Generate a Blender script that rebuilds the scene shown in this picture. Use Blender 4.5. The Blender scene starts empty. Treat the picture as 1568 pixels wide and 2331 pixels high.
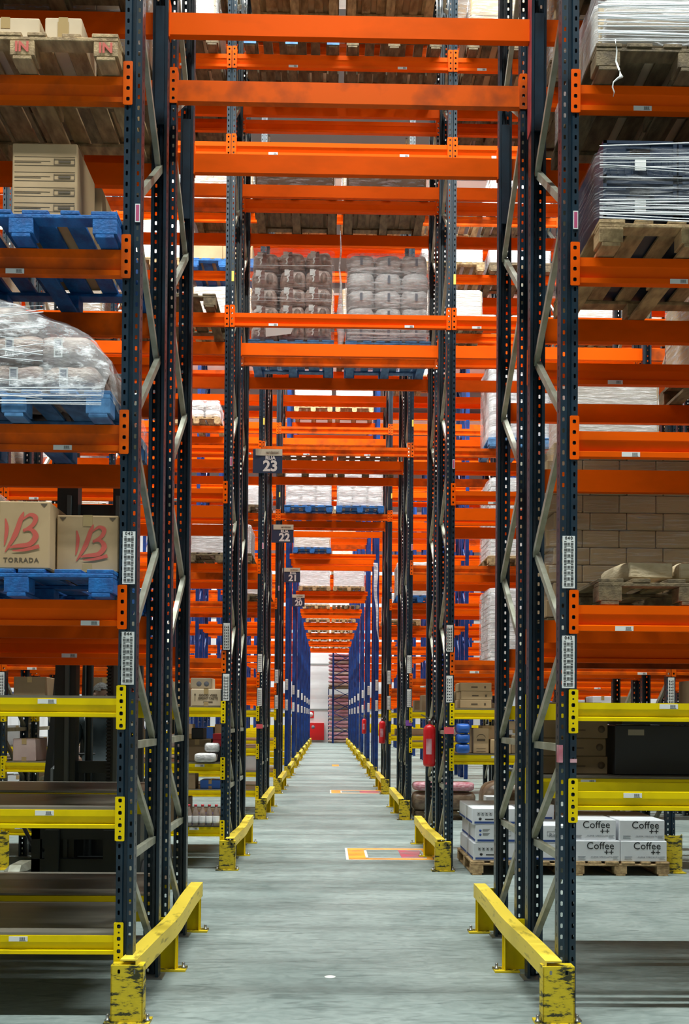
import bpy, bmesh, math, random
from mathutils import Vector, Matrix, noise

SC = bpy.context.scene
COL = SC.collection
random.seed(7)

# ------------------------------------------------------------------ camera
FPX = 2290.0                      # focal length in pixels of the 1568 x 2331 frame
CAM_H = 1.634
yaw, pitch, roll = 0.0170, 0.0160, 0.0075
cd = bpy.data.cameras.new('camera')
cam = bpy.data.objects.new('camera', cd)
COL.objects.link(cam)
fw = Vector((math.sin(yaw) * math.cos(pitch), math.cos(yaw) * math.cos(pitch), math.sin(pitch)))
rt = Vector((math.cos(yaw), -math.sin(yaw), 0))
up = rt.cross(fw)
r2 = rt * math.cos(roll) + up * math.sin(roll)
u2 = up * math.cos(roll) - rt * math.sin(roll)
m = Matrix((r2, u2, -fw)).transposed().to_4x4()
m.translation = Vector((0, 0, CAM_H))
cam.matrix_world = m
cd.sensor_fit = 'AUTO'
cd.sensor_width = 36.0
cd.lens = FPX / 2331.0 * 36.0
cd.shift_y = 430.0 / 2331.0
cd.clip_end = 200
SC.camera = cam

# ------------------------------------------------------------------ world, exposure, lamps
w = bpy.data.worlds.new('world')
SC.world = w
w.use_nodes = True
w.node_tree.nodes['Background'].inputs[0].default_value = (0.55, 0.75, 0.8, 1)
w.node_tree.nodes['Background'].inputs[1].default_value = 0.012
SC.view_settings.view_transform = 'Standard'
SC.view_settings.look = 'None'
SC.view_settings.gamma = 1.0
SC.view_settings.use_curve_mapping = False
SC.view_settings.exposure = 0.0
CEIL = 12.6
ROW0, ROWP = 5.50, 5.33           # front post of the first rack row, row pitch
NROWS = 11
FD, BACK = 0.92, 1.20             # post to post depth of a frame, start of the rear rack
AISLES = [ROW0 - 2.4] + [ROW0 + 2.12 + 1.60 + ROWP * i for i in range(NROWS)]
LAMP_POWER = 1500.0
lamp_spots = []
for i, y in enumerate(AISLES):
    ld = bpy.data.lights.new('aisle_light', 'AREA')
    ld.shape = 'RECTANGLE'
    ld.size = 15.0
    ld.size_y = 0.14
    ld.energy = LAMP_POWER * (1.15 if i == 0 else 1.0)
    ld.color = (0.93, 1.0, 0.965)
    ld.spread = math.radians(140)
    lo = bpy.data.objects.new('aisle_light', ld)
    lo.location = (0.6, y, CEIL - 0.42)
    COL.objects.link(lo)
    lamp_spots.append((0.6, y, CEIL - 0.42))

SC.cycles.transparent_max_bounces = 16

# ------------------------------------------------------------------ materials
MATS = {}


def srgb(h):
    c = [int(h[i:i + 2], 16) / 255 for i in (0, 2, 4)]
    return tuple(x / 12.92 if x <= 0.04045 else ((x + 0.055) / 1.055) ** 2.4 for x in c) + (1,)


def mat(name, col, rough=0.5, metal=0.0, var=None, scale=6.0, stretch=(1, 1, 1), bump=0.0, bscale=40.0, spec=0.5, lo=0.35, hi=0.65, detail=4.0):
    """a principled material whose colour is broken up by object-space noise"""
    if name in MATS:
        return MATS[name]
    ma = bpy.data.materials.new(name)
    ma.use_nodes = True
    nt = ma.node_tree
    b = nt.nodes['Principled BSDF']
    b.inputs['Roughness'].default_value = rough
    b.inputs['Metallic'].default_value = metal
    b.inputs['Specular IOR Level'].default_value = spec
    b.inputs['Base Color'].default_value = col
    if var is not None or bump:
        tc = nt.nodes.new('ShaderNodeTexCoord')
        mp = nt.nodes.new('ShaderNodeMapping')
        mp.inputs['Scale'].default_value = stretch
        nt.links.new(tc.outputs['Object'], mp.inputs['Vector'])
    if var is not None:
        oi = nt.nodes.new('ShaderNodeObjectInfo')
        ad = nt.nodes.new('ShaderNodeVectorMath')
        ad.operation = 'ADD'
        ml = nt.nodes.new('ShaderNodeVectorMath')
        ml.operation = 'SCALE'
        ml.inputs['Scale'].default_value = 13.0
        cmb = nt.nodes.new('ShaderNodeCombineXYZ')
        for k in range(3):
            nt.links.new(oi.outputs['Random'], cmb.inputs[k])
        nt.links.new(cmb.outputs[0], ml.inputs[0])
        nt.links.new(mp.outputs[0], ad.inputs[0])
        nt.links.new(ml.outputs[0], ad.inputs[1])
        nz = nt.nodes.new('ShaderNodeTexNoise')
        nz.inputs['Scale'].default_value = scale
        nz.inputs['Detail'].default_value = detail
        nt.links.new(ad.outputs[0], nz.inputs['Vector'])
        cr = nt.nodes.new('ShaderNodeValToRGB')
        cr.color_ramp.elements[0].position = lo
        cr.color_ramp.elements[1].position = hi
        cr.color_ramp.elements[0].color = var
        cr.color_ramp.elements[1].color = col
        nt.links.new(nz.outputs['Fac'], cr.inputs[0])
        nt.links.new(cr.outputs[0], b.inputs['Base Color'])
    if bump:
        n2 = nt.nodes.new('ShaderNodeTexNoise')
        n2.inputs['Scale'].default_value = bscale
        nt.links.new(mp.outputs[0], n2.inputs['Vector'])
        bp = nt.nodes.new('ShaderNodeBump')
        bp.inputs['Strength'].default_value = bump
        bp.inputs['Distance'].default_value = 0.01
        nt.links.new(n2.outputs['Fac'], bp.inputs['Height'])
        nt.links.new(bp.outputs[0], b.inputs['Normal'])
    MATS[name] = ma
    return ma


mat('orange', (0.87, 0.102, 0.0, 1), 0.5, var=(0.68, 0.085, 0.0, 1), scale=2.2, stretch=(1, 1, 2), lo=0.25, hi=0.5, spec=0.06)
mat('orange_old', (0.80, 0.11, 0.0, 1), 0.5, var=(0.36, 0.06, 0.008, 1), scale=4.5, lo=0.3, hi=0.55, spec=0.12)
mat('yellow', (0.82, 0.60, 0.0, 1), 0.45, var=(0.58, 0.42, 0.002, 1), scale=3.0, lo=0.25, hi=0.5, spec=0.15)
mat('yellow_scuffed', (0.80, 0.60, 0.06, 1), 0.45, var=(0.36, 0.27, 0.03, 1), scale=9.0, stretch=(2, 0.6, 4), lo=0.3, hi=0.42, spec=0.3, detail=8)
mat('navy', (0.0035, 0.013, 0.024, 1), 0.34, var=(0.007, 0.024, 0.042, 1), scale=5.0, lo=0.4, hi=0.62, spec=0.5)
mat('blue_post', (0.006, 0.040, 0.19, 1), 0.4, var=(0.005, 0.022, 0.11, 1), scale=5.0, spec=0.25)
mat('galvanised', (0.40, 0.40, 0.33, 1), 0.42, metal=0.35, var=(0.26, 0.26, 0.19, 1), scale=9.0)
mat('red_paint', (0.42, 0.03, 0.03, 1), 0.5, var=(0.28, 0.02, 0.03, 1), scale=6)
mat('steel', (0.25, 0.25, 0.24, 1), 0.4, metal=0.8)
mat('white_paper', (0.74, 0.74, 0.72, 1), 0.6)
mat('ink', (0.015, 0.015, 0.017, 1), 0.6)
mat('pink_sticker', (0.45, 0.06, 0.16, 1), 0.5)
mat('yellow_sticker', (0.75, 0.62, 0.10, 1), 0.5)
mat('red_tape', (0.75, 0.10, 0.12, 1), 0.4)
mat('purple_tape', (0.22, 0.08, 0.40, 1), 0.4)
mat('wood', (0.50, 0.34, 0.165, 1), 0.75, var=(0.25, 0.155, 0.07, 1), scale=7, stretch=(3, 1, 3), bump=0.3, bscale=30)
mat('wood_old', (0.20, 0.14, 0.07, 1), 0.8, var=(0.09, 0.06, 0.03, 1), scale=7, stretch=(3, 1, 3), bump=0.3, bscale=30)
mat('wood_blue', (0.004, 0.145, 0.46, 1), 0.6, var=(0.006, 0.075, 0.27, 1), scale=9, stretch=(2, 1, 2), bump=0.3, bscale=30)
mat('wood_pale_blue', (0.10, 0.28, 0.55, 1), 0.6, var=(0.05, 0.15, 0.33, 1), scale=9, stretch=(2, 1, 2))
mat('cardboard', (0.50, 0.335, 0.175, 1), 0.75, var=(0.39, 0.255, 0.125, 1), scale=3.0, lo=0.3, hi=0.6)
mat('cardboard_pale', (0.62, 0.49, 0.33, 1), 0.75, var=(0.50, 0.38, 0.24, 1), scale=3.0, lo=0.3, hi=0.6)
mat('cardboard_dark', (0.25, 0.17, 0.09, 1), 0.75, var=(0.18, 0.12, 0.06, 1), scale=3.0, lo=0.3, hi=0.6)
mat('cardboard_pink', (0.55, 0.40, 0.36, 1), 0.75, var=(0.42, 0.29, 0.26, 1), scale=3.0, lo=0.3, hi=0.6)
mat('box_white', (0.72, 0.74, 0.78, 1), 0.55, var=(0.62, 0.63, 0.66, 1), scale=2.0)
mat('box_black', (0.02, 0.02, 0.022, 1), 0.5)
mat('box_blue', (0.02, 0.11, 0.45, 1), 0.4)
mat('box_red', (0.50, 0.02, 0.03, 1), 0.4)
mat('box_purple', (0.26, 0.20, 0.55, 1), 0.4)
mat('tape', (0.42, 0.29, 0.13, 1), 0.25)
mat('logo_red', (0.55, 0.09, 0.06, 1), 0.7)
mat('print_blue', (0.02, 0.06, 0.25, 1), 0.6)
mat('print_gray', (0.20, 0.21, 0.25, 1), 0.6)
mat('print_brown', (0.10, 0.065, 0.035, 1), 0.7)
mat('print_orange', (0.9, 0.35, 0.02, 1), 0.5)
mat('bag_paper', (0.66, 0.54, 0.36, 1), 0.7, var=(0.52, 0.40, 0.24, 1), scale=4, bump=0.4, bscale=9)
mat('sack_white', (0.82, 0.80, 0.79, 1), 0.45, var=(0.55, 0.52, 0.52, 1), scale=5, bump=0.5, bscale=12)
mat('sack_tan', (0.50, 0.40, 0.34, 1), 0.45, var=(0.26, 0.16, 0.13, 1), scale=4, bump=0.5, bscale=12)
mat('sack_pink', (0.66, 0.42, 0.46, 1), 0.4, var=(0.45, 0.12, 0.16, 1), scale=7, bump=0.5, bscale=12)
mat('sack_brown', (0.20, 0.14, 0.09, 1), 0.4, var=(0.11, 0.07, 0.045, 1), scale=6, bump=0.6, bscale=14)
mat('sack_band', (0.20, 0.075, 0.05, 1), 0.5)
mat('coffee_sack', (0.72, 0.60, 0.54, 1), 0.4, var=(0.42, 0.27, 0.22, 1), scale=5, bump=0.5, bscale=12)
mat('crate_navy', (0.006, 0.018, 0.045, 1), 0.38)
mat('deck_board', (0.20, 0.18, 0.145, 1), 0.3, var=(0.13, 0.12, 0.10, 1), scale=2.5, stretch=(1, 4, 1), spec=0.6)
mat('machine_black', (0.004, 0.007, 0.007, 1), 0.45)
mat('machine_gray', (0.05, 0.058, 0.058, 1), 0.5)
mat('rubber', (0.012, 0.012, 0.012, 1), 0.8)
mat('extinguisher_red', (0.62, 0.010, 0.014, 1), 0.3)
mat('sign_navy', (0.006, 0.016, 0.040, 1), 0.4)
mat('sign_text', (0.46, 0.41, 0.38, 1), 0.6)
mat('sign_strip', (0.36, 0.31, 0.23, 1), 0.6)
mat('floor_orange', (0.85, 0.36, 0.02, 1), 0.5, var=(0.55, 0.22, 0.03, 1), scale=6)
mat('floor_white', (0.62, 0.62, 0.6, 1), 0.5)
mat('floor_red', (0.50, 0.06, 0.10, 1), 0.5, var=(0.22, 0.17, 0.17, 1), scale=3, lo=0.35, hi=0.6)
mat('wall_white', (0.72, 0.74, 0.75, 1), 0.7, var=(0.62, 0.64, 0.65, 1), scale=0.8)
mat('joint_gray', (0.22, 0.23, 0.22, 1), 0.8)
mat('roof', (0.16, 0.18, 0.19, 1), 0.7)
mat('lamp_white', (0.8, 0.8, 0.8, 1), 0.4)
mat('skin', (0.20, 0.11, 0.07, 1), 0.5)
mat('hair', (0.035, 0.032, 0.028, 1), 0.7, var=(0.12, 0.12, 0.11, 1), scale=60)
mat('jacket', (0.016, 0.03, 0.035, 1), 0.8)
mat('reflective', (0.55, 0.6, 0.6, 1), 0.3)
mat('string_white', (0.75, 0.75, 0.72, 1), 0.5)
mat('bottle', (0.30, 0.22, 0.17, 1), 0.35, var=(0.14, 0.10, 0.08, 1), scale=9)


def film_mat(name, base_alpha, streak, stretch, tint=(0.85, 0.87, 0.92, 1), scale=5.0):
    """stretch film: thin clear plastic with whitish creases"""
    ma = bpy.data.materials.new(name)
    ma.use_nodes = True
    nt = ma.node_tree
    b = nt.nodes['Principled BSDF']
    b.inputs['Base Color'].default_value = tint
    b.inputs['Roughness'].default_value = 0.16
    b.inputs['Specular IOR Level'].default_value = 0.9
    tc = nt.nodes.new('ShaderNodeTexCoord')
    mp = nt.nodes.new('ShaderNodeMapping')
    mp.inputs['Scale'].default_value = stretch
    mp.inputs['Rotation'].default_value = (0.06, 0.09, 0)
    nt.links.new(tc.outputs['Object'], mp.inputs['Vector'])
    nz = nt.nodes.new('ShaderNodeTexNoise')
    nz.inputs['Scale'].default_value = scale
    nz.inputs['Detail'].default_value = 6.0
    nz.inputs['Roughness'].default_value = 0.65
    nt.links.new(mp.outputs[0], nz.inputs['Vector'])
    cr = nt.nodes.new('ShaderNodeMapRange')
    cr.inputs['From Min'].default_value = 0.48
    cr.inputs['From Max'].default_value = 0.72
    cr.inputs['To Min'].default_value = base_alpha
    cr.inputs['To Max'].default_value = streak
    nt.links.new(nz.outputs['Fac'], cr.inputs['Value'])
    nt.links.new(cr.outputs[0], b.inputs['Alpha'])
    bp = nt.nodes.new('ShaderNodeBump')
    bp.inputs['Strength'].default_value = 0.9
    bp.inputs['Distance'].default_value = 0.02
    nt.links.new(nz.outputs['Fac'], bp.inputs['Height'])
    nt.links.new(bp.outputs[0], b.inputs['Normal'])
    MATS[name] = ma


film_mat('film', 0.14, 0.85, (1.2, 1.2, 9), tint=(0.97, 0.97, 1.0, 1))
film_mat('film_clear', 0.03, 0.35, (1.0, 1.0, 14), tint=(0.97, 0.97, 1.0, 1))
mat('film_rope', (0.93, 0.94, 0.97, 1), 0.18, spec=0.9)
film_mat('film_thick', 0.42, 0.95, (1.0, 1.0, 10), tint=(0.97, 0.97, 1.0, 1))
film_mat('film_loose', 0.16, 0.9, (3, 3, 6), tint=(0.97, 0.97, 1.0, 1), scale=3.0)


def worn_yellow():
    """guard paint scraped through to dark metal in horizontal streaks"""
    ma = bpy.data.materials.new('worn_yellow')
    ma.use_nodes = True
    nt = ma.node_tree
    b = nt.nodes['Principled BSDF']
    b.inputs['Roughness'].default_value = 0.5
    tc = nt.nodes.new('ShaderNodeTexCoord')
    mp = nt.nodes.new('ShaderNodeMapping')
    mp.inputs['Scale'].default_value = (7, 7, 26)
    nt.links.new(tc.outputs['Object'], mp.inputs['Vector'])
    nz = nt.nodes.new('ShaderNodeTexNoise')
    nz.inputs['Scale'].default_value = 1.0
    nz.inputs['Detail'].default_value = 7
    nz.inputs['Roughness'].default_value = 0.7
    nt.links.new(mp.outputs[0], nz.inputs['Vector'])
    cr = nt.nodes.new('ShaderNodeValToRGB')
    e = cr.color_ramp.elements
    e[0].position, e[0].color = 0.435, (0.035, 0.035, 0.01, 1)
    e[1].position, e[1].color = 0.48, (0.62, 0.46, 0.010, 1)
    n = e.new(0.66)
    n.color = (0.74, 0.55, 0.012, 1)
    nt.links.new(nz.outputs['Fac'], cr.inputs[0])
    nt.links.new(cr.outputs[0], b.inputs['Base Color'])
    MATS['worn_yellow'] = ma


worn_yellow()


def floor_mat():
    ma = bpy.data.materials.new('concrete')
    ma.use_nodes = True
    nt = ma.node_tree
    b = nt.nodes['Principled BSDF']
    b.inputs['Specular IOR Level'].default_value = 0.12
    tc = nt.nodes.new('ShaderNodeTexCoord')

    def noise_n(scale, detail, stretch=(1, 1, 1), dist=0.0):
        mp = nt.nodes.new('ShaderNodeMapping')
        mp.inputs['Scale'].default_value = stretch
        nt.links.new(tc.outputs['Object'], mp.inputs['Vector'])
        nz = nt.nodes.new('ShaderNodeTexNoise')
        nz.inputs['Scale'].default_value = scale
        nz.inputs['Detail'].default_value = detail
        nz.inputs['Distortion'].default_value = dist
        nt.links.new(mp.outputs[0], nz.inputs['Vector'])
        return nz
    a = noise_n(0.9, 6, (1, 1, 1), 0.6)
    c = noise_n(11.0, 9, (0.6, 1.0, 1), 1.6)
    s = noise_n(3.2, 10, (0.3, 1.9, 1), 3.5)
    cr = nt.nodes.new('ShaderNodeValToRGB')
    cr.color_ramp.elements[0].position = 0.3
    cr.color_ramp.elements[1].position = 0.7
    cr.color_ramp.elements[0].color = (0.205, 0.250, 0.238, 1)
    cr.color_ramp.elements[1].color = (0.315, 0.36, 0.342, 1)
    nt.links.new(a.outputs['Fac'], cr.inputs[0])
    mx = nt.nodes.new('ShaderNodeMix')
    mx.data_type = 'RGBA'
    mx.blend_type = 'MULTIPLY'
    mx.inputs[0].default_value = 1.0
    c2 = nt.nodes.new('ShaderNodeValToRGB')
    c2.color_ramp.elements[0].position = 0.3
    c2.color_ramp.elements[1].position = 0.62
    c2.color_ramp.elements[0].color = (0.70, 0.73, 0.73, 1)
    c2.color_ramp.elements[1].color = (1, 1, 1, 1)
    nt.links.new(c.outputs['Fac'], c2.inputs[0])
    nt.links.new(cr.outputs[0], mx.inputs[6])
    nt.links.new(c2.outputs[0], mx.inputs[7])
    m2 = nt.nodes.new('ShaderNodeMix')
    m2.data_type = 'RGBA'
    m2.blend_type = 'MULTIPLY'
    m2.inputs[0].default_value = 1.0
    c3 = nt.nodes.new('ShaderNodeValToRGB')
    c3.color_ramp.elements[0].position = 0.34
    c3.color_ramp.elements[1].position = 0.46
    c3.color_ramp.elements[0].color = (0.68, 0.70, 0.70, 1)
    c3.color_ramp.elements[1].color = (1, 1, 1, 1)
    nt.links.new(s.outputs['Fac'], c3.inputs[0])
    nt.links.new(mx.outputs[2], m2.inputs[6])
    nt.links.new(c3.outputs[0], m2.inputs[7])
    nt.links.new(m2.outputs[2], b.inputs['Base Color'])
    rr = nt.nodes.new('ShaderNodeMapRange')
    rr.inputs['To Min'].default_value = 0.38
    rr.inputs['To Max'].default_value = 0.6
    nt.links.new(c.outputs['Fac'], rr.inputs['Value'])
    nt.links.new(rr.outputs[0], b.inputs['Roughness'])
    MATS['concrete'] = ma


floor_mat()


# ------------------------------------------------------------------ mesh helpers
class MB:
    """collects faces; build() links them as one mesh datablock"""

    def __init__(self):
        self.v, self.f, self.mi, self.sm = [], [], [], []

    def add(self, vs, fs, mi=0, smooth=False):
        o = len(self.v)
        self.v += [tuple(p) for p in vs]
        self.f += [tuple(i + o for i in f) for f in fs]
        self.mi += [mi] * len(fs)
        self.sm += [smooth] * len(fs)
        return self

    def box(self, x0, x1, y0, y1, z0, z1, mi=0, M=None):
        vs = [Vector((x, y, z)) for z in (z0, z1) for y in (y0, y1) for x in (x0, x1)]
        if M is not None:
            vs = [M @ p for p in vs]
        return self.add(vs, [(0, 2, 3, 1), (4, 5, 7, 6), (0, 1, 5, 4), (2, 6, 7, 3), (0, 4, 6, 2), (1, 3, 7, 5)], mi)

    def cbox(self, x0, x1, y0, y1, z0, z1, c, mi=0, M=None):
        """box with chamfered edges"""
        bm = bmesh.new()
        bmesh.ops.create_cube(bm, size=1.0)
        for p in bm.verts:
            p.co = Vector(((x0 + x1) / 2 + p.co.x * (x1 - x0), (y0 + y1) / 2 + p.co.y * (y1 - y0), (z0 + z1) / 2 + p.co.z * (z1 - z0)))
        bmesh.ops.bevel(bm, geom=list(bm.edges), offset=c, segments=1, affect='EDGES', profile=0.5)
        bm.verts.index_update()
        vs = [(M @ p.co if M is not None else p.co.copy()) for p in bm.verts]
        fs = [tuple(q.index for q in f.verts) for f in bm.faces]
        bm.free()
        return self.add(vs, fs, mi)

    def prism_x(self, prof, x0, x1, mi=0):
        """closed (y, z) profile swept along x"""
        n = len(prof)
        vs = [(x0, p[0], p[1]) for p in prof] + [(x1, p[0], p[1]) for p in prof]
        fs = [(i, (i + 1) % n, n + (i + 1) % n, n + i) for i in range(n)]
        fs += [tuple(range(n - 1, -1, -1)), tuple(range(n, 2 * n))]
        return self.add(vs, fs, mi)

    def prism_z(self, prof, z0, z1, mi=0):
        n = len(prof)
        vs = [(p[0], p[1], z0) for p in prof] + [(p[0], p[1], z1) for p in prof]
        fs = [(i, (i + 1) % n, n + (i + 1) % n, n + i) for i in range(n)]
        fs += [tuple(range(n - 1, -1, -1)), tuple(range(n, 2 * n))]
        return self.add(vs, fs, mi)

    def prism_y(self, prof, y0, y1, mi=0):
        n = len(prof)
        vs = [(p[0], y0, p[1]) for p in prof] + [(p[0], y1, p[1]) for p in prof]
        fs = [(i, (i + 1) % n, n + (i + 1) % n, n + i) for i in range(n)]
        fs += [tuple(range(n - 1, -1, -1)), tuple(range(n, 2 * n))]
        return self.add(vs, fs, mi)

    def bar(self, a, b, wd, th, mi=0, upv=(1, 0, 0)):
        """rectangular bar from a to b; wd along upv"""
        a, b = Vector(a), Vector(b)
        d = (b - a).normalized()
        u = Vector(upv)
        u = (u - d * u.dot(d)).normalized()
        s = d.cross(u)
        vs = []
        for p in (a, b):
            for i, j in ((-1, -1), (1, -1), (1, 1), (-1, 1)):
                vs.append(p + u * (i * wd / 2) + s * (j * th / 2))
        return self.add(vs, [(3, 2, 1, 0), (4, 5, 6, 7), (0, 1, 5, 4), (1, 2, 6, 5), (2, 3, 7, 6), (3, 0, 4, 7)], mi)

    def tube(self, pts, r, n=8, mi=0, cap=True):
        pts = [Vector(p) for p in pts]
        rs = r if isinstance(r, (list, tuple)) else [r] * len(pts)
        vs, fs = [], []
        for i, p in enumerate(pts):
            d = (pts[min(i + 1, len(pts) - 1)] - pts[max(i - 1, 0)]).normalized()
            u = d.cross(Vector((0, 0, 1)))
            if u.length < 0.1:
                u = d.cross(Vector((0, 1, 0)))
            u.normalize()
            s = d.cross(u)
            for k in range(n):
                a = 2 * math.pi * k / n
                vs.append(p + (u * math.cos(a) + s * math.sin(a)) * rs[i])
        for i in range(len(pts) - 1):
            for k in range(n):
                fs.append((i * n + k, i * n + (k + 1) % n, (i + 1) * n + (k + 1) % n, (i + 1) * n + k))
        if cap:
            fs.append(tuple(range(n - 1, -1, -1)))
            fs.append(tuple((len(pts) - 1) * n + k for k in range(n)))
        return self.add(vs, fs, mi, smooth=True)

    def lathe(self, prof, n=16, mi=0, axis='z', c=(0, 0, 0)):
        vs, fs = [], []
        for r, z in prof:
            for k in range(n):
                a = 2 * math.pi * k / n
                p = (r * math.cos(a), r * math.sin(a), z)
                if axis == 'y':
                    p = (p[0], p[2], p[1])
                elif axis == 'x':
                    p = (p[2], p[0], p[1])
                vs.append((p[0] + c[0], p[1] + c[1], p[2] + c[2]))
        for i in range(len(prof) - 1):
            for k in range(n):
                fs.append((i * n + k, i * n + (k + 1) % n, (i + 1) * n + (k + 1) % n, (i + 1) * n + k))
        fs.append(tuple(range(n - 1, -1, -1)))
        fs.append(tuple((len(prof) - 1) * n + k for k in range(n)))
        return self.add(vs, fs, mi, smooth=True)

    def slots(self, u0, u1, z0, pitch, count, holes, place, mi=0):
        """a strip u0..u1 with one hole per cell; holes = [(half width, half height)] repeated; place(u, z) -> point"""
        uc = (u0 + u1) / 2
        for i in range(count):
            a, h = holes[i % len(holes)]
            zb, zt = z0 + i * pitch, z0 + (i + 1) * pitch
            zc = (zb + zt) / 2
            c = min(a, h) * 0.45
            outer = [(u0, zb), (u1, zb), (u1, zt), (u0, zt)]
            inner = [(uc - a + c, zc - h), (uc + a - c, zc - h), (uc + a, zc - h + c), (uc + a, zc + h - c),
                     (uc + a - c, zc + h), (uc - a + c, zc + h), (uc - a, zc + h - c), (uc - a, zc - h + c)]
            vs = [place(*p) for p in outer + inner]
            fs = [(0, 1, 5, 4), (1, 2, 7, 6), (2, 3, 9, 8), (3, 0, 11, 10), (1, 6, 5), (2, 8, 7), (3, 10, 9), (0, 4, 11)]
            self.add(vs, fs, mi)
        return self

    def build(self, name, *mats):
        me = bpy.data.meshes.new(name)
        me.from_pydata(self.v, [], self.f)
        for k in mats:
            me.materials.append(MATS[k])
        if any(self.mi):
            me.polygons.foreach_set('material_index', self.mi)
        if any(self.sm):
            me.polygons.foreach_set('use_smooth', self.sm)
        me.update()
        return me


def obj(name, me, parent=None, loc=(0, 0, 0), rot=None, scale=None):
    o = bpy.data.objects.new(name, me)
    COL.objects.link(o)
    if parent is not None:
        o.parent = parent
    o.location = loc
    if rot is not None:
        o.rotation_euler = rot
    if scale is not None:
        o.scale = scale
    return o


def tag(o, label=None, cat=None, group=None, kind=None):
    if label:
        o['label'] = label
    if cat:
        o['category'] = cat
    if group:
        o['group'] = group
    if kind:
        o['kind'] = kind
    return o


def thing(name, label, cat, loc=(0, 0, 0), rz=0.0, group=None):
    o = obj(name, None, None, loc, (0, 0, rz))
    o.empty_display_size = 0.1
    return tag(o, label, cat, group)


def smooth_all(me):
    me.polygons.foreach_set('use_smooth', [True] * len(me.polygons))
    return me


def text_mesh(s, size, matname, bold=0.0, align='CENTER', shear=0.0, space=1.0, extrude=0.0008):
    """writing as flat mesh in the xz plane, facing -y, centred on its origin"""
    cu = bpy.data.curves.new('lettering', 'FONT')
    cu.body = s
    cu.size = size
    cu.align_x = align
    cu.align_y = 'CENTER'
    cu.offset = bold
    cu.shear = shear
    cu.space_character = space
    cu.extrude = extrude
    cu.resolution_u = 3
    t = bpy.data.objects.new('lettering', cu)
    COL.objects.link(t)
    dg = bpy.context.evaluated_depsgraph_get()
    me = bpy.data.meshes.new_from_object(t.evaluated_get(dg))
    bpy.data.objects.remove(t)
    bpy.data.curves.remove(cu)
    for p in me.vertices:
        p.co = Vector((p.co.x, -p.co.z, p.co.y))
    me.materials.clear()
    me.materials.append(MATS[matname])
    return me


def stroke(mb, pts, wds, y=0.0, mi=0, seg=6, th=0.0012):
    """brush stroke in the xz plane through pts with the given widths"""
    P = [Vector((p[0], 0, p[1])) for p in pts]
    path, wd = [], []
    n = len(P)
    for i in range(n - 1):
        p0, p1, p2, p3 = P[max(i - 1, 0)], P[i], P[i + 1], P[min(i + 2, n - 1)]
        for k in range(seg):
            t = k / seg
            path.append(0.5 * ((2 * p1) + (p2 - p0) * t + (2 * p0 - 5 * p1 + 4 * p2 - p3) * t * t + (3 * p1 - p0 - 3 * p2 + p3) * t ** 3))
            wd.append(wds[i] * (1 - t) + wds[i + 1] * t)
    path.append(P[-1])
    wd.append(wds[-1])
    vs, fs = [], []
    for i, p in enumerate(path):
        d = (path[min(i + 1, len(path) - 1)] - path[max(i - 1, 0)])
        nn = Vector((-d.z, 0, d.x)).normalized() * (wd[i] / 2)
        vs += [(p.x + nn.x, y - th, p.z + nn.z), (p.x - nn.x, y - th, p.z - nn.z)]
    for i in range(len(path) - 1):
        fs.append((2 * i, 2 * i + 1, 2 * i + 3, 2 * i + 2))
    mb.add(vs, fs, mi)


ORD = ['', 'nearest', 'second', 'third', 'fourth', 'fifth', 'sixth', 'seventh', 'eighth', 'ninth', 'tenth', 'eleventh']
NUM = ['zero', 'one', 'two', 'three', 'four', 'five', 'six', 'seven', 'eight', 'nine', 'ten']
# ------------------------------------------------------------------ the building
XL, XR, YB, YF = -8.75, 13.9, -9.0, 64.5


def struct(name, me, label=None):
    o = obj(name, me)
    o['kind'] = 'structure'
    if label:
        o['label'] = label
    return o


struct('floor', MB().box(XL - .2, XR + .2, YB - .2, YF + .2, -0.2, 0).build('floor', 'concrete'))
struct('ceiling', MB().box(XL - .2, XR + .2, YB - .2, YF + .2, CEIL, CEIL + 0.2).build('ceiling', 'roof'))
wl = struct('wall_left', MB().box(XL - .2, XL, YB, YF, 0, CEIL).build('wall_left', 'wall_white'))
struct('wall_right', MB().box(XR, XR + .2, YB, YF, 0, CEIL).build('wall_right', 'wall_white'))
struct('wall_back', MB().box(XL, XR, YB - .2, YB, 0, CEIL).build('wall_back', 'wall_white'))
wf = struct('wall_far', MB().box(XL, XR, YF, YF + .2, 0, CEIL).build('wall_far', 'wall_white'))
# ribs of the pale side wall
rib = MB().box(0, 0.05, -0.12, 0.12, 0, CEIL).build('wall_rib', 'wall_white')
for i in range(34):
    obj('wall_rib', rib, wl, (XL, 8 + i * 1.6, 0))
# concrete panel joints of the far wall
jm = MB().box(XL, XR, YF - 0.02, YF, 0, 0.10).build('panel_joint', 'joint_gray')
for z in (2.05, 4.95, 7.9):
    obj('panel_joint', jm, wf, (0, 0, z))
# lamp housings over the aisles
hm = MB().prism_x([(-0.3, 0.0), (-0.22, 0.16), (0.22, 0.16), (0.3, 0.0), (0.27, 0.0), (0.2, 0.1), (-0.2, 0.1), (-0.27, 0.0)], -7.5, 7.5).build('ceiling_lamp', 'lamp_white')
for i, p in enumerate(lamp_spots):
    o = obj('ceiling_lamp', hm, None, (p[0], p[1], p[2] + 0.02))
    wh = 'over the open floor before the first rack row' if i == 0 else 'over the aisle after the ' + ORD[i] + ' rack row'
    tag(o, 'long white strip lamp ' + wh, 'lamp', 'strip lamps over the aisles')
    rod = MB().box(-0.02, 0.02, -0.02, 0.02, 0.16, 0.40).build('hanger', 'steel')
    for dx in (-6, 0, 6):
        obj('hanger', rod, o, (dx, 0, 0))

# ------------------------------------------------------------------ pallet racking
BAY = 2.395
COL0 = -1.085                     # post column on the near side of the tunnel; column 1 closes it
PW, PD = 0.095, 0.085
RH = 11.4


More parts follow.
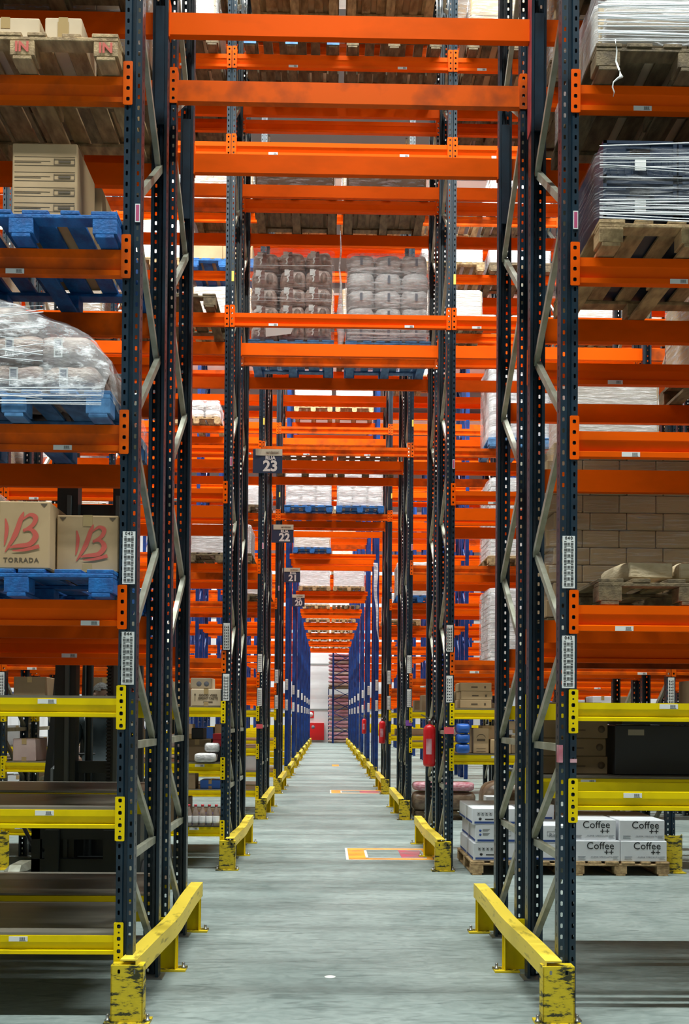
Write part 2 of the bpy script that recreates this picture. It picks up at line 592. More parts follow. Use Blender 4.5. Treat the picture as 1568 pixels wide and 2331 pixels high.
def col_x(k):
    return COL0 + k * BAY


def post_mesh(name, matname, h, holes=True):
    """folded upright: slotted front faces either side of a groove, slotted sides, open at the back (+y)"""
    b = MB()
    hw, d, g, gd = PW / 2, PD, 0.013, 0.014
    if holes:
        n = int(h / 0.06)
        hh = n * 0.06
        b.slots(-hw, -g, 0, 0.06, n, [(0.0062, 0.0118)], lambda u, z: (u, 0, z))
        b.slots(g, hw, 0, 0.06, n, [(0.0062, 0.0118)], lambda u, z: (u, 0, z))
        b.slots(-0.062, -0.03, 0, 0.06, n, [(0.0042, 0.0095)], lambda u, z: (-hw, -u, z))
        b.slots(0.03, 0.062, 0, 0.06, n, [(0.0042, 0.0095)], lambda u, z: (hw, u, z))
    else:
        hh = h
        for s in (-1, 1):
            b.add([(s * g, 0, 0), (s * hw, 0, 0), (s * hw, 0, hh), (s * g, 0, hh)], [(0, 1, 2, 3)])
            b.add([(s * hw, 0.03, 0), (s * hw, 0.062, 0), (s * hw, 0.062, hh), (s * hw, 0.03, hh)], [(0, 1, 2, 3)])
    for s in (-1, 1):
        for (x0, y0, x1, y1) in ((g, 0, g - 0.005, gd), (g - 0.005, gd, 0, gd), (hw, 0, hw, 0.03), (hw, 0.062, hw, d), (hw, d, hw - 0.018, d), (hw - 0.018, d, hw - 0.018, d - 0.012)):
            b.add([(s * x0, y0, 0), (s * x1, y1, 0), (s * x1, y1, hh), (s * x0, y0, hh)], [(0, 1, 2, 3)])
    return b.build(name, matname)


POST = {('navy', True): post_mesh('post', 'navy', RH, True), ('navy', False): post_mesh('post', 'navy', RH, False),
        ('blue_post', False): post_mesh('post', 'blue_post', RH, False)}
FOOT = MB().box(-0.075, 0.075, -0.03, 0.115, 0, 0.008).build('foot_plate', 'steel')


def brace_mesh(y0, z0, y1, z1, x):
    b = MB()
    a, c = Vector((x, y0, z0)), Vector((x, y1, z1))
    b.bar(a, c, 0.032, 0.042)
    return b.build('brace', 'galvanised')


# zig-zag lacing of a frame, heights of (front, rear) ends
LACING = [(0.83, 0.24), (0.86, 0.86), (1.42, 0.90), (1.47, 1.47), (2.06, 1.50)]
zz = 2.06
while zz < RH - 0.7:
    LACING.append((zz, zz + 0.605))
    LACING.append((zz + 1.21, zz + 0.605))
    zz += 1.21
BR = []
for i, (za, zb) in enumerate(LACING):
    BR.append(brace_mesh(PD - 0.02, za, FD - PD + 0.02, zb, 0.006 if i % 2 else -0.006))


def frame_joined(matname):
    """a far upright frame, too small to show its pieces"""
    b = MB()
    for y in (0, FD - PD):
        b.box(-PW / 2, PW / 2, y, y + PD, 0, RH)
    for za, zb in LACING:
        b.bar((0, PD, za), (0, FD - PD, zb), 0.03, 0.04)
    return b.build('upright_frame', matname)


FAR_FRAME = {k: frame_joined(k) for k in ('navy', 'blue_post')}
BL = BAY - PW - 0.002
BH = {'orange': 0.14, 'orange_old': 0.14, 'yellow': 0.10}


def beam_mesh(matname):
    h = BH[matname]
    d = 0.05
    prof = [(0, 0), (-d, 0), (-d, 0.2 * h), (-d + 0.020, 0.25 * h), (-d + 0.006, 0.62 * h), (-d + 0.002, 0.66 * h), (-d + 0.002, h), (0, h)]
    prof = [(p[0] + d / 2, p[1] - h) for p in prof]
    return MB().prism_x(prof[::-1], -BL / 2, BL / 2).build('beam', matname)


BEAM = {k: beam_mesh(k) for k in BH}


def connector_mesh(matname):
    """hooked end plate with square holes, on the front face of the post; s = +1 for the end at larger x"""
    h = BH[matname]
    zb = -h - (0.015 if h > 0.12 else 0.064)
    out = {}
    for s in (-1, 1):
        b = MB()
        x0, x1 = (0.0, 0.042)
        if matname == 'yellow':
            holes, pitch, cnt = [(0.010, 0.0105), (0.005, 0.005)], 0.0333, 7
        else:
            holes, pitch, cnt = [(0.0095, 0.0105)], 0.0585, 4
        H = pitch * cnt
        b.slots(x0, x1, zb, pitch, cnt, holes, lambda u, z: (s * u, -0.006, z))
        # edges and the welded side flange
        b.box(min(0, -s * 0.006), max(0, -s * 0.006), -0.006, 0.055, zb, zb + H)
        b.box(min(s * x1, s * x1 + s * 0.003), max(s * x1, s * x1 + s * 0.003), -0.006, -0.001, zb, zb + H)
        b.box(min(0, s * x1), max(0, s * x1), -0.006, -0.0005, zb - 0.003, zb)
        b.box(min(0, s * x1), max(0, s * x1), -0.006, -0.0005, zb + H, zb + H + 0.003)
        out[s] = b.build('connector', matname)
    return out


CONN = {k: connector_mesh(k) for k in BH}
BLAB = {}
for k in BH:
    h = BH[k]
    b = MB()
    zc = -h + 0.1 * h if h > 0.12 else -0.018
    zc = -h + 0.014 if h > 0.12 else -0.018
    yy = -0.0265
    b.box(-0.05, 0.05, yy - 0.0012, yy + 0.004, zc - 0.013, zc + 0.013, 0)
    for i in range(6):
        b.box(0.008 + i * 0.005, 0.0105 + i * 0.005, yy - 0.0018, yy - 0.001, zc - 0.006, zc + 0.009, 1)
    b.box(0.006, 0.04, yy - 0.0018, yy - 0.001, zc - 0.010, zc - 0.008, 1)
    BLAB[k] = b.build('price_label', 'white_paper', 'ink')
DECK = MB().box(-BL / 2 + 0.01, BL / 2 - 0.01, 0.01, FD - 0.01, 0.0, 0.014).build('shelf_deck', 'deck_board')


def barcode_label(num, near):
    b = MB()
    w2, h = 0.034, 0.286
    b.box(-w2, w2, -0.0035, 0.0, 0, h, 0)
    rr = random.Random(num)
    for i in range(8):
        z = 0.014 + i * 0.0315
        if near:
            for j in range(3):
                x0 = -0.026 + j * 0.0185
                x = x0
                while x < x0 + 0.0145:
                    wd = rr.choice((0.0006, 0.0011, 0.0016))
                    b.box(x, x + wd, -0.0042, -0.0034, z, z + 0.0145, 1)
                    x += wd + rr.choice((0.0006, 0.001))
            for s in (-1, 1):
                b.box(s * 0.019 - 0.006, s * 0.019 + 0.006, -0.0042, -0.0034, z + 0.0195, z + 0.0235, 1)
            b.box(-0.024, 0.024, -0.0042, -0.0034, z - 0.0045, z - 0.0032, 1)
        else:
            for j in range(3):
                b.box(-0.026 + j * 0.019, -0.014 + j * 0.019, -0.0042, -0.0034, z, z + 0.013, 1)
            for s in (-1, 1):
                b.box(s * 0.019 - 0.006, s * 0.019 + 0.006, -0.0042, -0.0034, z + 0.018, z + 0.023, 1)
    return b.build('location_label', 'white_paper', 'ink')


LAB_NEAR = {n: barcode_label(n, True) for n in ('042', '044', '040', '0420')}
LAB_FAR = barcode_label('x', False)
ROWX = {}
PINK = MB().box(-0.013, 0.013, -0.004, 0, 0, 0.10, 0).box(-0.009, 0.009, -0.0045, -0.0035, 0.006, 0.094, 1).build('sticker', 'white_paper', 'pink_sticker')
YELL = MB().box(-0.013, 0.013, -0.004, 0, 0, 0.11).build('sticker', 'yellow_sticker')

# beam levels (top of beam)
YEL_L, YEL_R = [0.445, 1.12, 1.723], [1.235, 1.723]


def levels(row, rear, bay):
    """[(z, material)] for one bay of one rack"""
    if row == 1:
        o = [2.255, 3.21, 4.17, 5.125, 6.09, 7.05] if not rear else [2.15, 4.01, 5.87, 7.73]
    else:
        o = [2.255, 4.08, 5.98, 7.84, 8.80, 9.75] if row < 6 else [2.255, 3.9, 5.65, 7.5, 9.2]
    if bay == 0:
        o = [z for z in o if z > 5.6]
        y = []
    else:
        y = YEL_L if bay < 0 else YEL_R
    return [(z, 'yellow') for z in y] + [(z, 'orange') for z in o]


RACKS = {}


def bays_of(row):
    zr = ROW0 + ROWP * (row - 1) + 2.1
    lo, hi = -0.335 * zr - 0.2, 0.37 * zr + 0.2
    if row == 1:
        lo, hi = -3.6, 3.8
    return [k for k in range(-3 if row < 3 else -2, 5 if row < 5 else 4) if col_x(k + 1) > lo and col_x(k) < hi]


def build_rack(row, rear):
    y0 = ROW0 - PD / 2 + ROWP * (row - 1) + (BACK if rear else 0)
    far = row >= 5
    pm = 'navy' if row <= 4 else 'blue_post'
    half = 'rear' if rear else 'front'
    col = 'navy' if row <= 4 else 'bright blue'
    rk = thing('pallet_rack', f'{col} and orange steel pallet rack, {half} half of the {ORD[row]} row from the viewer', 'rack', (0, y0, 0), group='pallet racks crossing the view')
    RACKS[(row, rear)] = rk
    bays = bays_of(row)
    for k in range(bays[0], bays[-1] + 2):
        x = col_x(k)
        if far:
            obj('upright_frame', FAR_FRAME[pm], rk, (x, 0, 0))
            continue
        fr = obj('upright_frame', None, rk, (x, 0, 0))
        holes = row <= 3
        obj('post', POST[(pm, holes)], fr)
        obj('post', POST[(pm, holes)], fr, (0, FD, 0), (0, 0, math.pi))
        for y, r in ((0, 0), (FD, math.pi)):
            obj('foot_plate', FOOT, fr, (0, y, 0), (0, 0, r))
        for me in BR:
            obj('brace', me, fr)
    rnd = random.Random(row * 10 + rear)
    for bay in bays:
        xc = col_x(bay) + BAY / 2
        for z, mk in levels(row, rear, bay):
            for plane in (0, 1):
                yb, rot = (0.026, 0.0) if plane == 0 else (FD - 0.026, math.pi)
                mm = mk
                if mk == 'orange' and rnd.random() < 0.22:
                    mm = 'orange_old'
                zj = z + rnd.uniform(-0.004, 0.004)
                flip = row == 1 and rear and bay == 0 and plane == 0     # plain side of these beams faces the viewer
                if flip:
                    mm, rot = 'orange_old', math.pi
                bm_ = obj('beam', BEAM[mm], rk, (xc, yb, zj), (0, 0, rot))
                if not far and (plane == 0 or bay == 0) and row <= 4:
                    for s in (-1, 1):
                        if flip:
                            obj('connector', CONN[mm][s], bm_, (-s * BL / 2, 0.026, 0), (0, 0, math.pi))
                        else:
                            obj('connector', CONN[mm][s], bm_, (s * BL / 2, -0.026, 0))
                elif not far:
                    pass
                if plane == 0 and row <= 3 and not (rear and row > 1) and not flip:
                    for sx in (-1, 1):
                        if rnd.random() < 0.8:
                            obj('price_label', BLAB[mm], bm_, (sx * rnd.uniform(0.45, 0.75) if bay == 0 else sx * rnd.uniform(0.55, 1.04), 0, 0))
            if mk == 'yellow' and row <= 4:
                if bay < 0 and not (row > 1 and z > 1.5 and rear) or row > 1 and not rear or row == 1 and rear and z < 1.5:
                    obj('shelf_deck', DECK, rk, (xc, 0, z + 0.002))
    # location labels on the posts either side of the tunnel
    if not rear:
        for k in range(bays[0], bays[-1] + 2):
            if row == 1 and k not in (0, 1):
                continue
            for j, z in enumerate((1.80, 2.345)):
                if far and k not in (0, 1):
                    continue
                if row == 1:
                    nm = {(0, 1): '042', (0, 0): '044', (1, 1): '040', (1, 0): '042'}[(k, j)]
                    lo_ = obj('location_label', LAB_NEAR['0420' if (k, j) == (1, 0) else nm], rk, (col_x(k) + (0.004 if k == 0 else 0.0), -0.001, z))
                    obj('label_number', text_mesh(nm, 0.024, 'ink', bold=0.0006, space=1.25), lo_, (0, -0.0036, 0.274))
                else:
                    obj('location_label', LAB_FAR, rk, (col_x(k), -0.002, z))
        if row <= 4:
            for k in (0, 1):
                obj('sticker', PINK, rk, (col_x(k) + 0.031, -0.001, 4.32))
                obj('sticker', YELL, rk, (col_x(k) + 0.031, -0.001, 6.32))
    return rk


for row in range(1, NROWS + 1):
    build_rack(row, 0)
    build_rack(row, 1)
# ------------------------------------------------------------------ floor guards
def guard_rail_mesh(side, L, bend, matname):
    """channel rail along y: top flange, web on the tunnel side; bend pushes the front end outward"""
    b = MB()
    n = 12
    prof = [(-0.045, 0), (0.045, 0), (0.045, -0.105), (0.037, -0.105), (0.037, -0.008), (-0.045, -0.008)]
    vs, fs = [], []
    m_ = len(prof)
    for i in range(n + 1):
        t = i / n
        y = L * t
        dx = bend * (math.exp(-t * 5) * -1.0 + 0.35 * math.exp(-((t - 0.45) / 0.2) ** 2))
        dz = -0.012 * math.exp(-t * 8) + 0.004 * math.sin(t * 9)
        for px, pz in prof:
            vs.append((side * (px + dx), y, pz + dz))
    for i in range(n):
        for k in range(m_):
            fs.append((i * m_ + k, i * m_ + (k + 1) % m_, (i + 1) * m_ + (k + 1) % m_, (i + 1) * m_ + k))
    fs.append(tuple(range(m_ - 1, -1, -1)))
    fs.append(tuple(n * m_ + k for k in range(m_)))
    b.add(vs, fs)
    return b.build('rail', matname)


G_BLOCK = {}
for s in (-1, 1):
    b = MB()
    b.slots(-0.085, 0.0, 0.255, 0.05, 1, [(0.007, 0.011)], lambda u, z: (u, 0, z))
    b.slots(0.0, 0.085, 0.255, 0.05, 1, [(0.007, 0.011)], lambda u, z: (u, 0, z))
    b.add([(-0.085, 0, 0.012), (0.085, 0, 0.012), (0.085, 0, 0.255), (-0.085, 0, 0.255)], [(0, 1, 2, 3)])
    b.box(-0.085, -0.078, 0, 0.085, 0.012, 0.305)
    b.box(0.078, 0.085, 0, 0.085, 0.012, 0.305)
    b.box(-0.085, 0.085, 0.004, 0.010, 0.012, 0.25)
    b.box(-0.085, 0.085, 0, 0.085, 0.305, 0.312)
    G_BLOCK[s] = b.build('end_block', 'worn_yellow')
G_PLATE = MB().box(-0.12, 0.12, -0.02, 0.11, 0, 0.012).build('base_plate', 'worn_yellow')
G_MID = MB().box(-0.10, 0.045, -0.005, 0.005, 0.012, 0.335).box(0.030, 0.036, -0.045, 0.045, 0.012, 0.335).build('support', 'yellow')
G_MIDPL = MB().box(-0.06, 0.10, -0.06, 0.06, 0, 0.012).build('base_plate', 'worn_yellow')
G_BOLT = MB().lathe([(0.017, 0.012), (0.017, 0.02), (0.010, 0.021), (0.010, 0.045), (0.006, 0.05)], 8).build('bolt', 'steel')
GRAIL = {(s, bd): guard_rail_mesh(s, 2.42, bd, 'yellow_scuffed') for s in (-1, 1) for bd in (0.0, 0.05, 0.03)}


def guard(row, s):
    """s = -1 beside the first post column, +1 beside the second"""
    y0 = ROW0 - PD / 2 + ROWP * (row - 1)
    xb = -1.048 if s < 0 else 1.243
    lab = f'yellow floor guard of the {ORD[row]} rack row on the {"forklift" if s < 0 else "fire extinguisher"} side of the tunnel'
    t = thing('floor_guard', lab, 'guard rail', (xb, y0 - 0.10, 0), group='yellow floor guards along the tunnel')
    obj('end_block', G_BLOCK[s], t)
    pl = obj('base_plate', G_PLATE, t)
    for bx in (-0.105, 0.105):
        obj('bolt', G_BOLT, pl, (bx, 0.03, 0))
    rx = 0.055 * -s
    bd = (0.05 if row == 1 else 0.03 if row == 2 else 0.0) if s < 0 else (0.03 if row in (1, 2) else 0.0)
    obj('rail', GRAIL[(s, bd)], t, (rx, 0.015, 0.352), None, (-1, 1, 1))
    for yy in (1.16, 2.33):
        obj('support', G_MID, t, (rx, yy, 0), None, (-s, 1, 1))
        p2 = obj('base_plate', G_MIDPL, t, (rx, yy, 0), None, (-s, 1, 1))
        if row <= 4:
            obj('bolt', G_BOLT, p2, (0.08, 0.0, 0))


for row in range(1, NROWS + 1):
    for s in (-1, 1):
        guard(row, s)

# ------------------------------------------------------------------ pallets
PLW, PLD, PLH = 1.02, 1.10, 0.148
_pm = {}


def pallet_meshes(mk):
    if mk in _pm:
        return _pm[mk]
    c = 0.003
    wide = MB().cbox(-0.07, 0.07, 0, PLD, 0, 0.021, c).build('deck_board', mk)
    slim = MB().cbox(-0.05, 0.05, 0, PLD, 0, 0.021, c).build('deck_board', mk)
    cross = MB().cbox(-PLW / 2, PLW / 2, 0, 0.10, 0, 0.021, c).build('cross_board', mk)
    block = MB().cbox(-0.065, 0.065, 0, 0.12, 0, 0.081, c).build('block', mk)
    runner = MB().cbox(-0.05, 0.05, 0, PLD, 0, 0.021, c).build('runner', mk)
    b = MB()
    for i in range(6):
        x = -PLW / 2 + 0.07 + i * (PLW - 0.14) / 5
        b.box(x - 0.06, x + 0.06, 0, PLD, 0.123, 0.144)
    for y in (0, PLD / 2 - 0.05, PLD - 0.1):
        b.box(-PLW / 2, PLW / 2, y, y + 0.1, 0.102, 0.123)
    for x in (-PLW / 2 + 0.065, 0, PLW / 2 - 0.065):
        b.box(x - 0.05, x + 0.05, 0, PLD, 0, 0.021)
        for y in (0, PLD / 2 - 0.06, PLD - 0.12):
            b.box(x - 0.065, x + 0.065, y, y + 0.12, 0.021, 0.102)
    joined = b.build('pallet', mk)
    _pm[mk] = (wide, slim, cross, block, runner, joined)
    return _pm[mk]


PAL_SEEN = set()


def pallet(x, y, z, mk, label, detail=True, rz=0.0, group=None, endmark=False):
    """wooden pallet with its front edge at y, centred on x, standing on z"""
    wide, slim, cross, block, runner, joined = pallet_meshes(mk)
    if not detail:
        o = obj('pallet', joined, None, (x, y, z), (0, 0, rz))
        return tag(o, label, 'pallet', group)
    t = thing('pallet', label, 'pallet', (x, y, z), rz, group)
    rr = random.Random(int(x * 977 + y * 131 + z * 61))
    n = 6
    for i in range(n):
        px = -PLW / 2 + 0.07 + i * (PLW - 0.14) / (n - 1)
        ed = i in (0, n - 1)
        obj('deck_board', wide if ed else (slim if rr.random() < 0.6 else wide), t, (px + (0 if ed else rr.uniform(-0.015, 0.015)), rr.uniform(-0.006, 0.006), 0.123 + rr.uniform(0, 0.002)))
    for py in (0, PLD / 2 - 0.05, PLD - 0.1):
        obj('cross_board', cross, t, (0, py, 0.102))
    for px in (-PLW / 2 + 0.065, 0, PLW / 2 - 0.065):
        obj('runner', runner, t, (px, 0, 0))
        for py in (0, PLD / 2 - 0.06, PLD - 0.12):
            obj('block', block, t, (px, py, 0.021))
    return t


# ------------------------------------------------------------------ cartons, sacks, film
_cm = {}


def carton(x, y, z, w_, d_, h_, mk, label, cat='carton', tape=True, name='carton', rz=0.0, group=None, parent=None):
    """closed carton, front face at y, centred on x, standing on z"""
    key = (round(w_, 3), round(d_, 3), round(h_, 3), mk)
    if key not in _cm:
        _cm[key] = MB().cbox(-w_ / 2, w_ / 2, 0, d_, 0, h_, min(0.006, h_ * 0.05)).build('carton', mk)
    if parent is None:
        o = obj(name, _cm[key], None, (x, y, z), (0, 0, rz))
        tag(o, label, cat, group)
    else:
        o = obj(name, _cm[key], parent, (x, y, z), (0, 0, rz))
    if tape:
        tk = ('tape', key)
        if tk not in _cm:
            b = MB()
            b.box(-0.025, 0.025, -0.0012, d_ + 0.0012, h_ - 0.0005, h_ + 0.0012)
            b.box(-0.025, 0.025, -0.0015, 0.0005, h_ - 0.06, h_ + 0.0012)
            b.box(-0.025, 0.025, -0.0015, 0.0005, 0.0, 0.045)
            _cm[tk] = b.build('tape', 'tape')
        obj('tape', _cm[tk], o)
    return o


def sack_mesh(seed, mk, e1=0.35, e2=0.45):
    """a stuffed pillow of unit size (x, y, z in -0.5..0.5), standing on z = 0"""
    def sp(v, e):
        return math.copysign(abs(v) ** e, v)
    vs, fs = [], []
    nu, nv = 20, 10
    for j in range(nv + 1):
        ph = -math.pi / 2 + math.pi * j / nv
        for i in range(nu):
            th = 2 * math.pi * i / nu
            x = sp(math.cos(ph), e1) * sp(math.cos(th), e2) * 0.5
            y = sp(math.cos(ph), e1) * sp(math.sin(th), e2) * 0.5
            z = sp(math.sin(ph), 0.6) * 0.5
            p = Vector((x, y, z))
            n_ = noise.noise(p * 3.1 + Vector((seed * 7.3, seed * 1.7, 0))) * 0.045
            n2 = noise.noise(p * 8.0 + Vector((seed * 3.3, 0, seed))) * 0.018
            p *= 1 + n_ + n2
            vs.append((p.x, p.y, max(p.z + 0.5, 0.0)))
    for j in range(nv):
        for i in range(nu):
            fs.append((j * nu + i, j * nu + (i + 1) % nu, (j + 1) * nu + (i + 1) % nu, (j + 1) * nu + i))
    b = MB()
    b.add(vs, fs, 0, True)
    return b.build('sack', mk)


SACK = {mk: [sack_mesh(i, mk) for i in range(4)] for mk in ('sack_white', 'sack_tan', 'sack_pink', 'sack_brown', 'coffee_sack', 'bag_paper', 'wood_old')}
_fm = {}


def film_mesh(w_, d_, h_, mk, seed=0, top=True, skirt=0.0):
    key = (round(w_, 2), round(d_, 2), round(h_, 2), mk, seed, top, skirt)
    if key in _fm:
        return _fm[key]
    nu, nv = 56, 12
    rows = []
    for j in range(nv + 1):
        t = j / nv
        z = -skirt + (h_ + skirt) * min(t / 0.94, 1.0)
        inset = 0.0 if t <= 0.94 or not top else 0.035
        ring = []
        for i in range(nu):
            a = 2 * math.pi * (i + 0.5) / nu
            c, s = math.cos(a), math.sin(a)
            m_ = 1.0 / max(abs(c), abs(s))
            q = min(m_, 1.385)                                 # square with cut corners
            x, y = c * q * w_ / 2, s * q * d_ / 2
            p = Vector((x, y, z))
            n_ = noise.noise(Vector((x * 4, y * 4, z * 9 + seed * 5))) * 0.012 + noise.noise(Vector((x * 11, y * 11, z * 3 + seed))) * 0.006
            f = 1 - inset
            r = Vector((x, y, 0)).normalized()
            ring.append((x * f + r.x * n_, y * f + r.y * n_, max(z + noise.noise(p * 5 + Vector((seed, 0, 0))) * 0.012 * (1 if j in (0, nv) else 0.3), 0.002)))
        rows.append(ring)
    vs = [p for r in rows for p in r]
    fs = []
    for j in range(nv):
        for i in range(nu):
            fs.append((j * nu + i, j * nu + (i + 1) % nu, (j + 1) * nu + (i + 1) % nu, (j + 1) * nu + i))
    if top:
        vs.append((0, 0, h_))
        c = len(vs) - 1
        for i in range(nu):
            fs.append((nv * nu + i, nv * nu + (i + 1) % nu, c))
    b = MB()
    b.add(vs, fs, 0, True)
    _fm[key] = b.build('film', mk)
    return _fm[key]


def place_words(row, rear, bay, z, slot):
    lv = sorted({round(a, 2) for a, _ in levels(row, rear, bay)})
    n = lv.index(min(lv, key=lambda q: abs(q - z))) + 1
    half = 'rear' if rear else 'front'
    if bay == 0:
        bw = 'tunnel bay'
    else:
        bw = ['', 'first', 'second', 'third', 'fourth', 'fifth'][abs(bay)] + ' bay ' + ('left' if bay < 0 else 'right')
    sw = 'left spot' if slot < 0 else 'right spot'
    return f'{ORD[row]} row {half} rack, beam level {NUM[n]}, {bw}, {sw}'


def slot_x(bay, slot):
    return col_x(bay) + BAY / 2 + slot * 0.55


def rack_y(row, rear):
    return ROW0 - PD / 2 + ROWP * (row - 1) + (BACK - 0.05 if rear else -0.13)


def wrapped(x, y, z, kind, h, label, seed=0, film='film', detail=True, w_=0.98, d_=1.06):
    """film-wrapped load, front edge at y, standing on z"""
    t = thing('wrapped_load', label, 'load', (x, y + d_ / 2, z), group='film wrapped pallet loads')
    rr = random.Random(seed + int(x * 31 + y * 17 + z * 7))
    if kind.startswith('sack') or kind.startswith('coffee'):
        nl = max(1, round(h / 0.2))
        lh = h / nl
        for j in range(nl):
            nx = 3
            for i in range(nx):
                sw = (w_ - 0.03) / nx
                obj('sack', rr.choice(SACK[kind]), t, (-w_ / 2 + 0.015 + sw * (i + 0.5) + rr.uniform(-0.008, 0.008), rr.uniform(-0.012, 0.012), j * lh), None, (sw * 1.06, (d_ - 0.04), lh * 1.1))
    elif kind == 'flat':
        nl = max(2, round(h / 0.07))
        lh = h / nl
        for j in range(nl):
            sx, sy = w_ - 0.04 - rr.uniform(0, 0.03), d_ - 0.04
            key = ('flat', round(lh, 3))
            if key not in _cm:
                _cm[key] = MB().cbox(-0.5, 0.5, -0.5, 0.5, 0, lh * 0.94, 0.005).build('sheet_bundle', 'sack_white')
            obj('sheet_bundle', _cm[key], t, (rr.uniform(-0.006, 0.006), 0, j * lh), None, (sx, sy, 1))
    else:
        nl = max(1, round(h / 0.26))
        lh = h / nl
        for j in range(nl):
            for i in range(2 + (j % 2)):
                n2 = 2 + (j % 2)
                cw = (w_ - 0.03) / n2
                carton(-w_ / 2 + 0.015 + cw * (i + 0.5), -d_ / 2 + 0.02, j * lh, cw - 0.004, d_ - 0.04, lh - 0.003, kind, None, tape=False, parent=t)
    if film:
        obj('film', film_mesh(w_, d_, h + 0.012, film, seed % 3), t)
    return t


FILL = set()


def load(row, rear, bay, z, slot, mk, kind=None, h=0.9, film='film', seed=0, detail=None, words=None):
    """a pallet in a rack spot with an optional load"""
    key = (row, rear, bay, round(z, 2), slot)
    if key in FILL:
        return
    FILL.add(key)
    if detail is None:
        detail = row <= 3
    x, y = slot_x(bay, slot), rack_y(row, rear)
    pw = place_words(row, rear, bay, z, slot)
    woodw = {'wood': 'pale wooden', 'wood_old': 'dark wooden', 'wood_blue': 'blue', 'wood_pale_blue': 'light blue'}[mk]
    po = pallet(x, y, z + 0.005, mk, f'{woodw} pallet, {pw}', detail, group='pallets on the rack beams')
    if kind:
        kw = words or {'sack_white': 'white sacks', 'sack_tan': 'tan sacks', 'coffee_sack': 'coffee sacks', 'flat': 'white sheets', 'cardboard': 'brown cartons', 'cardboard_pale': 'pale cartons', 'cardboard_dark': 'dark cartons', 'cardboard_pink': 'pinkish cartons', 'sack_brown': 'brown sacks', 'box_white': 'white cartons'}[kind]
        wrapped(x, y + 0.02, z + 0.005 + PLH, kind, h, f'wrapped {kw}, {pw}', seed, film, detail)
    return po


# ------------------------------------------------------------------ first row, forklift side
Y1 = ROW0 - PD / 2                # front face of the first row
PXL = -1.655                      # centre of the pallets in the near bay on that side
yP = Y1 - 0.12
wp = pallet(PXL, yP, 5.13, 'wood', 'pale wooden pallet with red letters on its blocks, topmost beside the labelled post')
for bx in (-PLW / 2 + 0.065, 0, PLW / 2 - 0.065):
    o = obj('stencil_mark', text_mesh('IN', 0.075, 'logo_red', bold=0.0025), wp, (bx, -0.0045, 0.062))
carton(-1.79, yP + 0.14, 5.279, 0.37, 0.36, 0.17, 'cardboard_pale', 'small pale carton with brown tape at the frame edge on the topmost pallet')
c2 = carton(-1.475, yP + 0.14, 5.279, 0.20, 0.36, 0.175, 'cardboard_pale', 'small pale carton nearest the slotted post on the topmost pallet')
b = MB()
b.box(-0.03, 0.03, -0.0025, -0.001, 0.04, 0.15, 0)
b.lathe([(0.007, -0.0035), (0.007, -0.001)], 10, 1, 'y', (0.005, 0, 0.075))
b.box(-0.08, -0.065, -0.0025, -0.001, 0.04, 0.06, 1)
b.box(0.06, 0.075, -0.0025, -0.001, 0.05, 0.06, 1)
obj('print', b.build('print', 'tape', 'print_brown'), c2)
# blue pallet with the archive carton
pallet(PXL + 0.005, yP, 4.175, 'wood_blue', 'blue pallet carrying the ruled brown carton, second beam level from above')
c3 = carton(-1.575, yP + 0.17, 4.325, 0.355, 0.42, 0.45, 'cardboard', 'tall brown carton printed with ruled lines and dark boxes on a blue pallet', tape=False)
b = MB()
for g in range(4):
    z0 = 0.075 + g * 0.085
    for k in range(3):
        b.box(-0.165, 0.165 if k != 1 else 0.03, -0.0012, -0.0002, z0 + k * 0.024 - 0.004, z0 + k * 0.024 - 0.0028)
    b.box(-0.165, -0.02, -0.0012, -0.0002, z0 + 0.012, z0 + 0.0145)
    for (a0, a1, d0, d1) in ((0.05, 0.165, 0.0, 0.003), (0.05, 0.165, 0.03, 0.033), (0.05, 0.053, 0.0, 0.033), (0.162, 0.165, 0.0, 0.033), (0.075, 0.142, 0.011, 0.022)):
        b.box(a0, a1, -0.0022, -0.0012, z0 + d0 + 0.002, z0 + d1 + 0.002)
obj('print', b.build('print', 'print_brown'), c3)
carton(-1.56, yP + 0.61, 4.325, 0.40, 0.42, 0.44, 'cardboard', 'plain brown carton standing behind the ruled carton', tape=False)
# film-tented sacks
pallet(PXL - 0.02, yP, 3.215, 'wood_pale_blue', 'light blue pallet under the tented film with sacks')
zt = 3.215 + PLH
t = thing('wrapped_load', 'heap of tan sacks under loose shiny film sloping down to the post', 'load', (PXL - 0.02, yP + 0.05, zt))
k = 0
for j, xs in enumerate(((-0.34, 0.0, 0.27), (-0.34, -0.01, 0.25), (-0.36, -0.10))):
    for xx in xs:
        for yy in (0.26, 0.76):
            s_ = obj('sack', SACK['sack_tan'][k % 4], t, (xx, yy, j * 0.158), (0, 0, random.uniform(-0.05, 0.05)), (0.31, 0.46, 0.175))
            k += 1
            if yy < 0.5:
                b = MB()
                b.box(-0.17, -0.02, -0.512, -0.506, 0.22, 0.80, 0)
                b.box(-0.15, -0.045, -0.514, -0.511, 0.50, 0.74, 1)
                for q in range(5):
                    b.box(-0.145 + q * 0.021, -0.135 + q * 0.021, -0.514, -0.511, 0.28, 0.42, 2)
                obj('paper_label', b.build('paper_label', 'white_paper', 'print_gray', 'ink'), s_)
